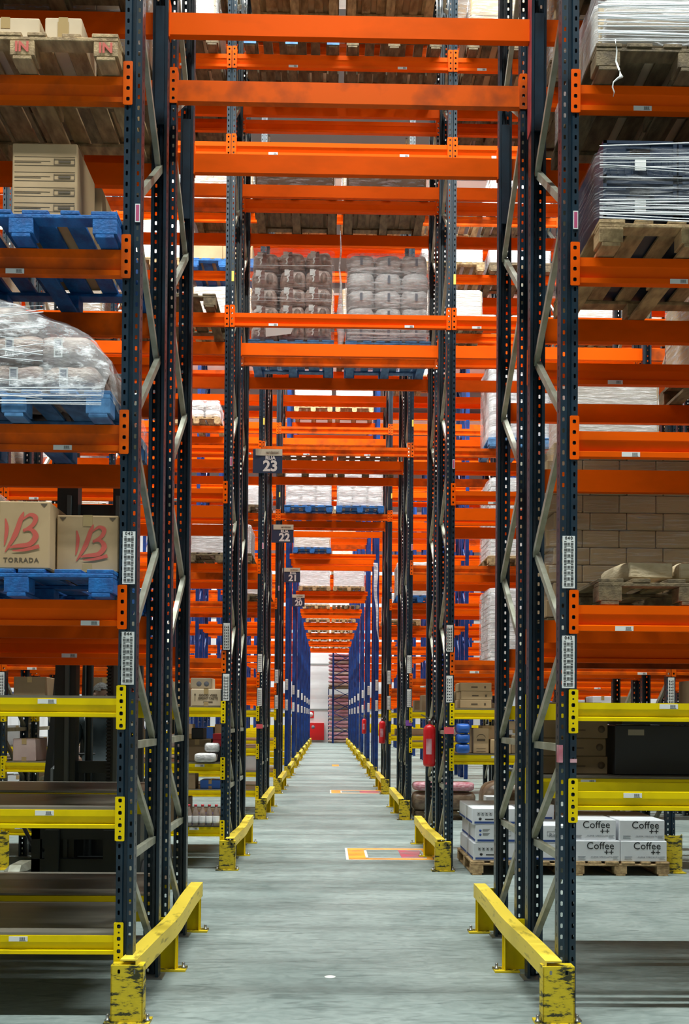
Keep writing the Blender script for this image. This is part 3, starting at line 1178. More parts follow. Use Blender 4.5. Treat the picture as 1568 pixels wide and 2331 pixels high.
# the tent itself
prof = [(-0.55, 0.57), (-0.40, 0.60), (-0.22, 0.575), (-0.02, 0.51), (0.16, 0.43), (0.30, 0.375), (0.40, 0.32), (0.475, 0.22), (0.51, 0.08), (0.528, -0.05), (0.53, -0.09)]
vs, fs = [], []
ys = [-0.078, -0.066, -0.01, 0.12, 0.3, 0.55, 0.8, 0.98, 1.03]
for iy, yy in enumerate(ys):
    for ip, (px, pz) in enumerate(prof):
        n_ = noise.noise(Vector((px * 5, yy * 4, pz * 5))) * 0.03
        lo = -0.06 + 0.02 * noise.noise(Vector((px * 9, 1, 2)))
        drop = {0: 1.0, 1: 0.5, 2: 0.10}.get(iy, 0.0)
        z_ = pz * (1 - drop) + lo * drop if ip < 8 else pz
        vs.append((px, yy + (0.05 if (0 < iy < 3) else 0) * 0, z_ + n_ * (1 if iy > 1 else 0.2)))
NP = len(prof)
# finer front sheet from pallet edge to the ridge
for iy in range(len(ys) - 1):
    for ip in range(NP - 1):
        fs.append((iy * NP + ip, iy * NP + ip + 1, (iy + 1) * NP + ip + 1, (iy + 1) * NP + ip))
bm = bmesh.new()
for p in vs:
    bm.verts.new(p)
bm.verts.ensure_lookup_table()
for f in fs:
    bm.faces.new([bm.verts[i] for i in f])
bmesh.ops.subdivide_edges(bm, edges=list(bm.edges), cuts=3, use_grid_fill=True, smooth=0.6)
for p in bm.verts:
    p.co += Vector((noise.noise(p.co * 9), noise.noise(p.co * 11 + Vector((5, 0, 0))) * 0.6, noise.noise(p.co * 10 + Vector((0, 7, 0))))) * 0.013
me = bpy.data.meshes.new('film')
bm.to_mesh(me)
bm.free()
me.materials.append(MATS['film_loose'])
smooth_all(me)
obj('film', me, t)


def strands(t, n, x0, x1, y, z0, z1, seed, tilt=0.05, r=0.0022):
    """rope-like pleats of stretch film across a front face"""
    rr = random.Random(seed)
    for i in range(n):
        a = rr.uniform(z0, z1)
        c = a + rr.uniform(-tilt, tilt)
        b = MB()
        b.tube([(x0, y + rr.uniform(-0.003, 0.003), a), ((x0 + x1) / 2, y - 0.004, (a + c) / 2 - 0.004), (x1, y, c)], r * rr.uniform(0.5, 1.3), 5)
        obj('film_pleat', b.build('film_pleat', 'film_rope'), t)


strands(t, 16, -0.55, 0.16, -0.082, 0.0, 0.42, 5, 0.12)
strands(t, 8, -0.55, 0.47, -0.085, -0.09, 0.01, 6, 0.02)


# red brush logo cartons
def brush_logo(o, sc, x0, z0):
    b = MB()
    lift = [0.0]

    def st(pts, wds):
        lift[0] += 0.0004
        stroke(b, [(x0 + p[0] * sc, z0 + p[1] * sc) for p in pts], [w_ * sc for w_ in wds], -lift[0])
    st([(0.02, 0.83), (0.055, 0.62), (0.04, 0.40), (0.0, 0.16)], [0.03, 0.095, 0.085, 0.02])
    st([(0.47, 1.0), (0.40, 0.82), (0.26, 0.42), (0.02, 0.0)], [0.02, 0.12, 0.13, 0.02])
    st([(0.44, 0.80), (0.62, 0.93), (0.76, 0.86), (0.70, 0.68), (0.46, 0.52)], [0.03, 0.08, 0.13, 0.10, 0.06])
    st([(0.46, 0.55), (0.66, 0.56), (0.77, 0.40), (0.62, 0.20), (0.30, 0.15), (0.12, 0.11)], [0.05, 0.09, 0.15, 0.12, 0.09, 0.02])
    st([(0.20, 0.03), (0.50, 0.055), (0.86, 0.15)], [0.02, 0.075, 0.10])
    obj('brush_logo', b.build('brush_logo', 'logo_red'), o)


pallet(PXL + 0.005, yP, 2.26, 'wood_blue', 'blue pallet under the two cartons with red brush logos')
zb = 2.26 + PLH + 0.002
cb1 = carton(-1.775, yP + 0.03, zb, 0.58, 0.40, 0.36, 'cardboard', 'brown carton with red brush logo and lettering TORRADA, nearer the frame edge')
brush_logo(cb1, 0.215, 0.051, 0.088)
obj('lettering', text_mesh('TORRADA', 0.034, 'print_brown', bold=0.0008, space=1.25), cb1, (0.14, -0.0005, 0.045))
for q in range(3):
    b = MB()
    for (a0, a1, d0, d1) in ((0, 0.03, 0, 0.003), (0, 0.03, 0.037, 0.04), (0, 0.003, 0, 0.04), (0.027, 0.03, 0, 0.04)):
        b.box(a0, a1, -0.0012, -0.0002, d0, d1)
    obj('handling_mark', b.build('handling_mark', 'print_brown'), cb1, (-0.08 + q * 0.037, 0, 0.02))
cb2 = carton(-1.310, yP + 0.14, zb, 0.335, 0.40, 0.31, 'cardboard', 'brown carton with red brush logo touching the slotted post')
brush_logo(cb2, 0.20, -0.063, 0.06)
for o_, wd_ in ((cb1, 0.29), (cb2, 0.165)):
    b = MB()
    for sx in (-1, 1):
        b.add([(sx * wd_ - sx * 0.012, -0.0012, o_.dimensions.z - 0.012), (sx * wd_ - sx * 0.05, -0.0012, o_.dimensions.z - 0.012), (sx * wd_ - sx * 0.03, -0.0012, o_.dimensions.z - 0.032)], [(0, 1, 2)])
    obj('corner_mark', b.build('corner_mark', 'print_brown'), o_)

# ------------------------------------------------------------------ first row, coffee side
PXR = 1.93
p_ = pallet(PXR, yP, 5.13, 'wood_old', 'dark wooden pallet under the glossy white wrapped load, topmost beside the far post')
t = wrapped(PXR, yP + 0.02, 5.279, 'cardboard_pale', 0.24, 'glossy white film wrapped load, lower tier, at the topmost corner of the frame', 1, 'film_thick', w_=1.0)
strands(t, 26, -0.5, 0.5, -0.545, 0.0, 0.23, 3, 0.03, 0.003)
t2 = wrapped(PXR + 0.05, yP + 0.07, 5.548, 'flat', 0.36, 'white wrapped stack standing on the lower wrapped tier', 2, 'film_thick', w_=0.90, d_=0.98)
strands(t2, 12, -0.45, 0.45, -0.50, 0.02, 0.4, 4, 0.06, 0.003)
b = MB()
b.tube([(0, 0, 0), (0.006, -0.004, -0.06), (0.002, -0.006, -0.12), (0.018, -0.01, -0.17), (0.030, -0.006, -0.205), (0.012, -0.01, -0.215), (-0.012, -0.008, -0.235), (-0.018, -0.012, -0.265), (-0.008, -0.01, -0.29), (-0.014, -0.012, -0.315)], [0.004, 0.004, 0.005, 0.005, 0.012, 0.006, 0.004, 0.004, 0.003, 0.002], 6)
tag(obj('film_string', b.build('film_string', 'string_white'), None, (1.52, yP - 0.012, 5.285)), 'twisted white end of film hanging below the glossy wrapped load', 'film')
# navy crates
pallet(PXR + 0.02, yP, 4.175, 'wood', 'pale wooden pallet under the navy plastic crates')


def crate_mesh():
    b = MB()
    w_, d_, h_, th = 0.40, 0.55, 0.215, 0.008
    # rim, base, corner posts, lattice walls and an open grip
    for (x0, x1, y0, y1) in ((-w_ / 2, w_ / 2, 0, th * 2), (-w_ / 2, w_ / 2, d_ - th * 2, d_), (-w_ / 2, -w_ / 2 + th * 2, 0, d_), (w_ / 2 - th * 2, w_ / 2, 0, d_)):
        b.box(x0, x1, y0, y1, h_ - 0.016, h_)
        b.box(x0, x1, y0, y1, 0, 0.03)
    b.box(-w_ / 2, w_ / 2, 0, d_, 0.0, 0.01)
    for y in (0.004, d_ - 0.012):
        b.box(-w_ / 2 + .01, w_ / 2 - .01, y, y + 0.008, 0.03, 0.10)
        for s in (-1, 1):
            b.box(s * 0.125 - 0.07, s * 0.125 + 0.07, y, y + 0.008, 0.10, h_ - 0.016)
        b.box(-0.06, 0.06, y, y + 0.008, 0.10, 0.135)
        b.box(-0.06, 0.06, y, y + 0.008, 0.175, h_ - 0.016)
        for i in range(9):
            xx = -0.16 + i * 0.04
            b.box(xx - 0.003, xx + 0.003, y - 0.006, y, 0.03, 0.11)
        b.box(-0.075, 0.075, y - 0.004, y, 0.172, 0.178)
        b.box(-0.075, 0.075, y - 0.004, y, 0.132, 0.138)
    for x in (-w_ / 2, w_ / 2 - 0.008):
        b.box(x, x + 0.008, 0.01, d_ - 0.01, 0.03, h_ - 0.016)
    for x in (-w_ / 2, w_ / 2 - 0.02):
        for y in (0, d_ - 0.02):
            b.box(x, x + 0.02, y, y + 0.02, 0, h_)
    return b.build('crate', 'crate_navy')


CR = crate_mesh()
SLIP = MB().box(-0.03, 0.03, -0.0075, -0.006, 0.05, 0.12).build('paper_slip', 'white_paper')
zc = 4.175 + PLH + 0.002
for i, xx in enumerate((1.665, 2.075)):
    for j in range(2):
        for kk in range(2):
            lab = f'navy plastic crate, {"upper" if j else "lower"} layer, {"first" if i == 0 else "second"} column from the post, {"front" if kk == 0 else "back"} of pallet'
            o = obj('plastic_crate', CR, None, (xx, yP + 0.02 + kk * 0.56, zc + j * 0.218))
            tag(o, lab, 'crate', 'navy crates wrapped on the pallet')
            if kk == 0:
                obj('paper_slip', SLIP, o, (0.0, 0, 0.0 if j else -0.01))
t = thing('film_wrap', 'clear film pulled in bright ropes around the navy crates', 'film', (1.87, yP + 0.57, zc))
obj('film', film_mesh(0.90, 1.21, 0.36, 'film_clear', 2, False), t)
strands(t, 8, -0.44, 0.45, -0.61, 0.24, 0.37, 11, 0.05, 0.0032)
strands(t, 8, -0.44, 0.45, -0.61, 0.02, 0.28, 12, 0.03, 0.0022)
strands(t, 8, -0.44, 0.45, -0.61, -0.02, 0.08, 13, 0.05, 0.0034)
# paper bags on the lowest orange level
pallet(1.99, Y1 + 0.02, 2.26, 'wood_old', 'old brown pallet carrying two paper bags')
for i, xx in enumerate((1.80, 2.14)):
    o = obj('paper_bag', SACK['bag_paper'][i], None, (xx, Y1 + 0.40, 2.26 + PLH), (0, 0, 0.08 - 0.2 * i), (0.31, 0.48, 0.125))
    tag(o, ['cream paper bag lying on the old pallet beside the post', 'cream paper bag at the frame edge on the old pallet'][i], 'bag', 'paper bags on the old pallet')
    obj('folded_end', MB().cbox(-0.42, 0.40, -0.50, -0.44, 0.18, 0.86, 0.02).build('folded_end', 'bag_paper'), o)
# rear rack: brown carton wall under film, and shelf cartons
pallet(1.96, Y1 + BACK - 0.04, 2.155, 'wood_old', 'dark pallet under the big wrapped wall of small cartons')
t = thing('wrapped_load', 'big block of small brown cartons under dull film behind the barcode post', 'load', (1.96, Y1 + BACK - 0.02, 2.155 + PLH + 0.004))
for j in range(10):
    for i in range(4):
        for kk in range(2):
            cw = 0.245
            carton(-0.368 + i * cw + (0.05 if j % 2 else 0) - 0.025, 0.01 + kk * 0.51, j * 0.117, cw - 0.004, 0.50, 0.114, 'cardboard', None, tape=False, parent=t)
obj('film', film_mesh(1.06, 1.06, 1.19, 'film_clear', 1), t, (0, 0.52, 0))
for j in range(4):
    cc = carton(1.70 - 0.012 * j * (j % 2), Y1 + BACK + 0.25, 1.253 + 0.124 * j, 0.47, 0.4, 0.122, 'cardboard_dark', f'dim brown carton with round dark mark, {["bottom", "second", "third", "top"][j]} of four stacked under the yellow beam', tape=False)
    obj('round_mark', MB().lathe([(0.025, -0.0012), (0.025, -0.0002)], 16, 0, 'y').build('round_mark', 'print_brown'), cc, (0.19, 0, 0.062))
    obj('smudge', MB().box(-0.05, 0.05, -0.001, 0, 0.05, 0.06).build('smudge', 'print_brown'), cc, (0.03, 0, 0))
bb = carton(2.26, Y1 + BACK + 0.20, 1.253, 0.58, 0.45, 0.34, 'box_black', 'large black carton with a small pale label behind the yellow beam', tape=False)
obj('pale_label', MB().box(-0.20, -0.09, -0.0015, 0, 0.27, 0.31).build('pale_label', 'sign_strip'), bb)
carton(2.28, Y1 + BACK + 0.20, 1.596, 0.52, 0.45, 0.10, 'box_black', 'flat black carton lying on the large black carton', tape=False)
# ------------------------------------------------------------------ second row: coffee pallets on the floor
Y2 = Y1 + ROWP
yF = Y2 - 0.33
pallet(3.07, yF, 0.0, 'wood', 'pale pallet on the floor under the white coffee cartons')


def coffee_box(x, y, z, w_, label, side=1):
    o = carton(x, y, z, w_, 0.50, 0.215, 'box_white', label, tape=False, name='coffee_carton')
    obj('lettering', text_mesh('Coffee', 0.105, 'ink', bold=0.0004, space=1.02), o, (0.035, -0.0006, 0.16))
    obj('lettering', text_mesh('++', 0.088, 'ink', bold=0.0012), o, (0.125, -0.0006, 0.092))
    obj('lettering', text_mesh('-SUPER SPECIALTY-', 0.022, 'print_gray', space=1.3), o, (0.05, -0.0006, 0.045))
    b = MB()
    for q in range(3):
        b.box(-0.2, -0.12 - 0.01 * (q % 2), -0.0012, -0.0004, 0.022 + q * 0.013, 0.026 + q * 0.013)
        b.box(0.165, 0.225 - 0.012 * (q % 2), -0.0012, -0.0004, 0.022 + q * 0.014, 0.025 + q * 0.014)
    obj('small_print', b.build('small_print', 'print_gray'), o)
    return o


coffee_box(2.825, yF + 0.02, 0.147, 0.485, 'white coffee carton, lower layer, beside the slotted post')
coffee_box(3.315, yF + 0.02, 0.147, 0.485, 'white coffee carton, lower layer, beside the yellow round guard')
coffee_box(2.79, yF + 0.05, 0.363, 0.485, 'white coffee carton, upper layer, set back beside the slotted post')
coffee_box(3.30, yF + 0.03, 0.363, 0.475, 'white coffee carton, upper layer, above the yellow round guard')
for i, (xx, yy) in enumerate(((2.83, 0.57), (3.32, 0.57))):
    carton(xx, yF + yy, 0.147, 0.485, 0.48, 0.43, 'cardboard_dark', f'brown carton behind the white coffee cartons, {["nearer the slotted post", "nearer the yellow round guard"][i]}', tape=False)
pallet(2.015, yF, 0.0, 'wood', 'pale pallet on the floor under white cartons with blue stripes')


def striped_box(x, y, z, h_, mk, label, style):
    o = carton(x, y, z, 0.485, 0.50, h_, mk, label, tape=False, name='striped_carton')
    b = MB()
    b.box(-0.22, 0.22, -0.0012, -0.0003, 0.012, 0.034, 0)
    if style == 0:
        for q in range(4):
            x0 = -0.19 + q * 0.042
            for (a0, a1, d0, d1) in ((0, 0.028, 0, 0.003), (0, 0.003, 0, 0.032), (0.025, 0.028, 0, 0.032), (0.009, 0.019, 0.008, 0.026)):
                b.box(x0 + a0, x0 + a1, -0.0012, -0.0003, h_ * 0.58 + d0, h_ * 0.58 + d1, 1)
        b.lathe([(0.016, -0.0012), (0.016, -0.0003)], 8, 1, 'y', (-0.16, 0, h_ * 0.36))
        b.box(-0.11, -0.02, -0.0012, -0.0003, h_ * 0.30, h_ * 0.30 + 0.012, 1)
    else:
        for q in range(2):
            b.lathe([(0.013, -0.0012), (0.013, -0.0003)], 10, 0, 'y', (-0.19, 0, h_ * 0.45 + q * 0.042))
            for r in range(3):
                b.box(-0.165, -0.11 + 0.01 * r, -0.0012, -0.0003, h_ * 0.42 + q * 0.042 + r * 0.009, h_ * 0.42 + q * 0.042 + r * 0.009 + 0.003, 1)
        for (a0, a1, d0, d1) in ((0.02, 0.13, 0, 0.002), (0.02, 0.13, 0.045, 0.047), (0.02, 0.022, 0, 0.047), (0.128, 0.13, 0, 0.047)):
            b.box(a0, a1, -0.0012, -0.0003, h_ * 0.4 + d0, h_ * 0.4 + d1, 1)
    obj('print', b.build('print', 'print_blue', 'ink'), o)
    # stripe on the side facing the tunnel
    obj('side_stripe', MB().box(-0.2437, -0.2427, 0.01, 0.49, 0.012, 0.034).build('side_stripe', 'print_blue'), o)
    return o


zz = 0.147
for j, (h_, mk, st) in enumerate(((0.185, 'box_white', 0), (0.185, 'box_white', 1), (0.17, 'box_white', 0))):
    for i in range(2):
        for kk in range(2):
            x_ = 1.775 + i * 0.49 + (0.02 if j == 1 else -0.012 if j == 2 else 0)
            if j == 2 and i == 1 and kk == 0:
                continue
            lab = f'white carton with blue stripe, {["bottom", "middle", "top"][j]} layer, {["tunnel", "coffee"][i]} side, {["front", "back"][kk]} of pallet'
            o = striped_box(x_, yF + 0.03 + kk * 0.52, zz, h_, mk, lab, st)
            if j == 1 and i == 1 and kk == 0:
                obj('lettering', text_mesh('Rituais', 0.06, 'print_gray', bold=0.0003), o, (0.12, -0.0008, 0.08))
                obj('round_mark', MB().lathe([(0.02, -0.0014), (0.02, -0.0004)], 14, 0, 'y').build('round_mark', 'ink'), o, (0.12, 0, 0.14))
    zz += h_ + 0.002


def round_guard(x, y, lab):
    """half-round yellow post protector"""
    prof = [(0.112 * math.cos(a), -0.13 * math.sin(a)) for a in [math.pi * i / 12 for i in range(13)]]
    inner = [(p[0] * 0.94, p[1] * 0.94) for p in prof][::-1]
    t = tag(obj('post_protector', MB().prism_z(prof + inner, 0.01, 0.40).build('post_protector', 'worn_yellow'), None, (x, y, 0)), lab, 'guard', 'half round post guards')
    obj('base_plate', MB().box(-0.113, 0.113, -0.15, -0.02, 0, 0.01).build('base_plate', 'worn_yellow'), t)


round_guard(col_x(2), Y2 - 0.015, 'half round yellow post guard beside the white coffee cartons')
round_guard(col_x(-1), Y2 - 0.015, 'half round yellow post guard beyond the forklift')

# ------------------------------------------------------------------ shelf goods, second row
yS = Y2 + 0.02
o = carton(-1.30, yS, 1.74, 0.32, 0.45, 0.185, 'cardboard_pale', 'pale carton lettered GOOD VIBES GREAT TASTE on the upper yellow shelf')
obj('lettering', text_mesh('GOOD VIBES', 0.034, 'print_brown', bold=0.001), o, (0.02, -0.002, 0.115))
obj('lettering', text_mesh('GREAT TASTE', 0.034, 'print_brown', bold=0.001), o, (0.02, -0.002, 0.082))
b = MB()
b.box(-0.122, -0.116, -0.0012, -0.0002, 0.05, 0.12)
b.add([(-0.131, -0.0012, 0.115), (-0.107, -0.0012, 0.115), (-0.119, -0.0012, 0.14)], [(0, 1, 2)])
b.box(-0.03, 0.07, -0.0012, -0.0002, 0.035, 0.05)
obj('print', b.build('print', 'print_brown'), o)
o = carton(-1.36, yS + 0.02, 1.928, 0.22, 0.38, 0.115, 'cardboard_pale', 'small cream carton with two round marks on the lettered carton', tape=False)
for q in (-0.02, 0.06):
    obj('round_mark', MB().lathe([(0.028, -0.0012), (0.028, -0.0002)], 14, 0, 'y', (q, 0, 0.05)).build('round_mark', 'print_gray'), o)
carton(-1.70, yS, 1.74, 0.36, 0.42, 0.26, 'cardboard', 'plain brown carton beside the lettered carton on the upper yellow shelf')
carton(-1.42, yS + 0.22, 1.138, 0.30, 0.45, 0.24, 'cardboard_dark', 'dark brown carton on the middle yellow shelf behind the white cloth bag')
carton(-1.42, yS + 0.24, 1.38, 0.13, 0.3, 0.12, 'box_black', 'small black carton on the dark brown carton', tape=False)
for i in range(2):
    o = carton(-1.20, yS + 0.22, 1.302 + i * 0.07, 0.10, 0.3, 0.068, 'box_red', ['red pack lying under its twin on the middle shelf', 'red pack lying on its twin on the middle shelf'][i], tape=False, name='red_pack', cat='pack')
carton(-1.20, yS + 0.22, 1.138, 0.11, 0.3, 0.162, 'box_black', 'black carton under the two red packs', tape=False)
for i, (xx, zz_, sc) in enumerate(((-1.30, 1.138, (0.24, 0.2, 0.10)), (-1.24, 1.245, (0.16, 0.18, 0.10)))):
    o = obj('cloth_bag', SACK['sack_white'][i], None, (xx, yS + 0.06 + 0.02 * i, zz_), (0, 0, 0.2 * i), sc)
    tag(o, ['white cloth bag lying on the middle yellow shelf edge', 'smaller white cloth bag on top of another'][i], 'bag')
o = carton(-1.36, yS + 0.1, 0.462, 0.22, 0.35, 0.10, 'box_purple', 'open tray with purple band on the lowest yellow shelf', tape=False)
carton(-1.62, yS + 0.1, 0.462, 0.24, 0.4, 0.28, 'cardboard_dark', 'dark carton next to the purple tray on the lowest yellow shelf')
for i in range(5):
    b = MB().lathe([(0.028, 0), (0.034, 0.01), (0.036, 0.12), (0.026, 0.16), (0.014, 0.185), (0.014, 0.21)], 12)
    o = obj('bottle', b.build('bottle', 'bottle'), None, (-1.47 + i * 0.073, yS - 0.02, 0.464))
    tag(o, f'brown bottle, number {NUM[i + 1]} counted towards the tunnel, on the lowest shelf', 'bottle', 'bottles on the lowest shelf')
    obj('bottle_cap', MB().lathe([(0.016, 0.205), (0.016, 0.225)], 10).build('bottle_cap', 'box_red'), o)
    obj('bottle_label', MB().lathe([(0.0365, 0.03), (0.037, 0.05), (0.037, 0.10), (0.0365, 0.105)], 12).build('bottle_label', 'sack_white'), o)
# coffee side
for j in range(3):
    o = carton(1.60 + 0.01 * (j % 2), yS + 0.02, 1.74 + j * 0.092, 0.34, 0.4, 0.09, 'cardboard', f'flat brown carton, {["bottom", "middle", "top"][j]} of three behind the pink taped post', tape=False)
    obj('print', MB().box(-0.05, 0.02, -0.0012, -0.0002, 0.035, 0.05).build('print', 'print_brown'), o)
    obj('handling_mark', MB().box(0.09, 0.11, -0.0012, -0.0002, 0.03, 0.055).build('handling_mark', 'print_brown'), o)
carton(2.02, yS + 0.02, 1.74, 0.20, 0.3, 0.22, 'box_white', 'white bubble wrapped carton beside the flat brown cartons', tape=False)
for j in range(3):
    o = obj('blue_pack', SACK['sack_white'][j], None, (1.455, yS, 1.256 + j * 0.106), None, (0.14, 0.3, 0.104))
    o.data = o.data.copy()
    o.data.materials[0] = MATS['box_blue']
    tag(o, f'shiny blue pack, {["bottom", "middle", "top"][j]} of the pile behind the pink taped post', 'pack', 'blue packs on the shelf')
o = carton(1.66, yS + 0.02, 1.254, 0.17, 0.35, 0.27, 'cardboard', 'brown carton with an arched mark beside the blue packs', tape=False)
b = MB()
stroke(b, [(-0.05, 0.17), (-0.02, 0.20), (0.02, 0.20), (0.05, 0.17)], [0.004, 0.008, 0.008, 0.004])
b.box(-0.045, 0.045, -0.0012, -0.0002, 0.13, 0.155)
b.box(-0.05, 0.05, -0.0012, -0.0002, 0.02, 0.024)
b.box(-0.05, 0.05, -0.0012, -0.0002, 0.05, 0.054)
obj('print', b.build('print', 'print_brown'), o)
for i in range(4):
    carton(1.795 + i * 0.075, yS, 1.254, 0.068, 0.3, 0.15 if i < 3 else 0.20, 'cardboard_dark' if i % 2 else 'cardboard', f'narrow brown carton, number {NUM[i + 1]} of four beside the arched mark carton', tape=False)
# red tray between second and third level
carton(1.95, yS + 0.5, 1.254, 0.3, 0.3, 0.12, 'box_red', 'dark red carton at the back of the second row shelf', tape=False)

# sacks on the floor, third row coffee side
Y3 = Y2 + ROWP
pallet(1.93, Y3 - 0.10, 0.0, 'wood_old', 'dark pallet on the floor under pink sacks in the third row')
for i, (xx, yy, zz_, mk, sc) in enumerate(((1.62, 0.20, 0.147, 'sack_brown', (0.50, 0.5, 0.30)), (2.14, 0.20, 0.147, 'sack_brown', (0.50, 0.5, 0.30)), (1.62, 0.20, 0.462, 'sack_pink', (0.48, 0.5, 0.14)), (2.14, 0.2, 0.462, 'sack_pink', (0.46, 0.5, 0.14)))):
    o = obj('sack', SACK[mk][i], None, (xx, Y3 - 0.08 + yy, zz_), None, sc)
    tag(o, ['brown sack on the floor pallet nearer the tunnel', 'brown sack on the floor pallet farther from the tunnel', 'pink printed sack lying nearer the tunnel on a brown sack', 'pink printed sack lying farther from the tunnel on a brown sack'][i], 'sack', 'sacks on the floor pallet')
# big brown wrapped bale and white packs behind the striped cartons
pallet(2.42, Y2 + BACK - 0.02, 0.0, 'wood_old', 'dark pallet on the floor behind the striped cartons')
o = obj('bale', SACK['sack_brown'][1], None, (2.40, Y2 + BACK + 0.66, 0.148), None, (0.95, 0.76, 0.70))
tag(o, 'large brown wrapped bale behind the striped white cartons', 'bale')
for i in range(2):
    o = carton(2.0, Y2 + BACK - 0.02, 0.147 + i * 0.28, 0.20 + 0.06 * (1 - i), 0.22, 0.275, 'box_white', ['lower white pack leaning on the brown bale', 'upper white pack leaning on the brown bale'][i], tape=False, name='white_pack', cat='pack')


# ------------------------------------------------------------------ fire extinguishers
def extinguisher(x, y, z, lab, sc=1.0):
    t = thing('fire_extinguisher', lab, 'extinguisher', (x, y, z), group='red fire extinguishers on the uprights')
    t.scale = (sc, sc, sc)
    cy = obj('cylinder_body', MB().lathe([(0.052, 0.0), (0.068, 0.012), (0.072, 0.04), (0.072, 0.42), (0.066, 0.45), (0.045, 0.475), (0.022, 0.485)], 24).build('cylinder_body', 'extinguisher_red'), t)
    b = MB()
    n = 9
    for i in range(n):
        a0, a1 = -2.2 + 0.9 * i / n, -2.2 + 0.9 * (i + 1) / n
        r = 0.0728
        b.add([(r * math.cos(a0), r * math.sin(a0), 0.14), (r * math.cos(a1), r * math.sin(a1), 0.14), (r * math.cos(a1), r * math.sin(a1), 0.32), (r * math.cos(a0), r * math.sin(a0), 0.32)], [(0, 1, 2, 3)])
    obj('instruction_label', b.build('instruction_label', 'sack_pink'), cy)
    obj('valve', MB().lathe([(0.018, 0.485), (0.018, 0.52), (0.026, 0.522), (0.026, 0.535), (0.012, 0.55)], 12).build('valve', 'steel'), t)
    obj('handle', MB().bar((-0.10, 0, 0.60), (0.02, 0, 0.545), 0.02, 0.012, 0, (0, 1, 0)).bar((-0.09, 0, 0.545), (0.02, 0, 0.535), 0.02, 0.01, 0, (0, 1, 0)).build('handle', 'steel'), t)
    obj('hose', MB().tube([(0.02, 0, 0.53), (0.04, -0.03, 0.575), (0.06, -0.06, 0.59), (0.07, -0.07, 0.50)], 0.011, 8).build('hose', 'rubber'), t)
    obj('bracket', MB().box(0.06, 0.0755, -0.03, 0.03, 0.05, 0.08).build('bracket', 'galvanised'), t)


extinguisher(1.186, Y2 + FD - 0.05, 1.07, 'large red fire extinguisher hanging on the second row upright')
extinguisher(1.186, Y2 + 2 * ROWP + 0.25, 1.07, 'mid-sized red fire extinguisher hanging on the fourth row upright')
extinguisher(1.186, Y2 + 4 * ROWP + 0.25, 1.10, 'small distant red fire extinguisher on a blue upright of the sixth row')

# ------------------------------------------------------------------ aisle signs
for i, (row, num, zc) in enumerate(((3, '23', 5.72), (4, '22', 5.53), (5, '21', 5.40), (6, '20', 5.34))):
    y = Y1 + ROWP * (row - 1) - 0.09
    t = thing('aisle_sign', f'navy hanging sign reading RUA {num}, {["largest of four", "second largest", "third largest", "smallest and farthest"][i]}', 'sign', (-0.985, y, zc), group='aisle number signs')
    obj('panel', MB().cbox(-0.235, 0.235, 0, 0.012, -0.20, 0.185, 0.002).build('panel', 'sign_navy'), t)
    obj('lettering', text_mesh('RUA', 0.082, 'sign_text', bold=0.003), t, (0.045, -0.0012, 0.042))
    obj('lettering', text_mesh(num, 0.235, 'sign_text', bold=0.008), t, (0.045, -0.0012, -0.092))
    b = MB()
    vs, fs = [], []
    for k in range(13):
        u = k / 12
        curl = 0.03 * max(0, 0.25 - u) / 0.25 if row == 3 else 0.004
        for v_ in (0, 1):
            vs.append((-0.19 + u * 0.425, -0.003 - curl * (0.4 + 0.6 * v_), 0.08 + v_ * 0.105))
    for k in range(12):
        fs.append((2 * k, 2 * k + 2, 2 * k + 3, 2 * k + 1))
    st_ = obj('paper_strip', b.add(vs, fs).build('paper_strip', 'sign_strip'), t)
    obj('lettering', text_mesh('verdemar', 0.055, 'print_brown', shear=0.3, bold=0.0006), st_, (0.07, -0.0075, 0.135))
    obj('strap', MB().box(-0.02, 0.02, 0.0, 0.05, -0.1, 0.1).build('strap', 'navy'), t, (-0.10, 0.012, 0))

# ------------------------------------------------------------------ floor markings round the extinguishers
def marking(x0, x1, y0, y1, lab):
    t = thing('floor_marking', lab, 'floor marking', (0, 0, 0), group='painted squares on the floor')
    b = MB()
    tk = 0.13
    for (a0, a1, c0, c1) in ((x0, x1, y0, y0 + tk), (x0, x1, y1 - tk, y1), (x0, x0 + 0.2, y0 + tk, y1 - tk), (x1 - tk, x1, y0 + tk, y1 - tk)):
        b.box(a0, a1, c0, c1, 0.0, 0.003)
    obj('border', b.build('border', 'floor_orange'), t)
    b = MB()
    lw = 0.03
    for (a0, a1, c0, c1) in ((x0 - lw, x1, y0 - lw, y0), (x0 - lw, x1, y1, y1 + lw), (x0 - lw, x0, y0, y1)):
        b.box(a0, a1, c0, c1, 0.0, 0.0032)
    for (a0, a1, c0, c1) in ((x0 + 0.2, x1 - tk, y0 + tk, y0 + tk + lw), (x0 + 0.2, x1 - tk, y1 - tk - lw, y1 - tk), (x0 + 0.2, x0 + 0.2 + lw, y0 + tk, y1 - tk)):
        b.box(a0, a1, c0, c1, 0.0, 0.0034)
    obj('outline', b.build('outline', 'floor_white'), t)
    obj('centre', MB().box(x0 + 0.62, x1 - tk - lw, y0 + tk + lw, y1 - tk - lw, 0, 0.003).build('centre', 'floor_red'), t)


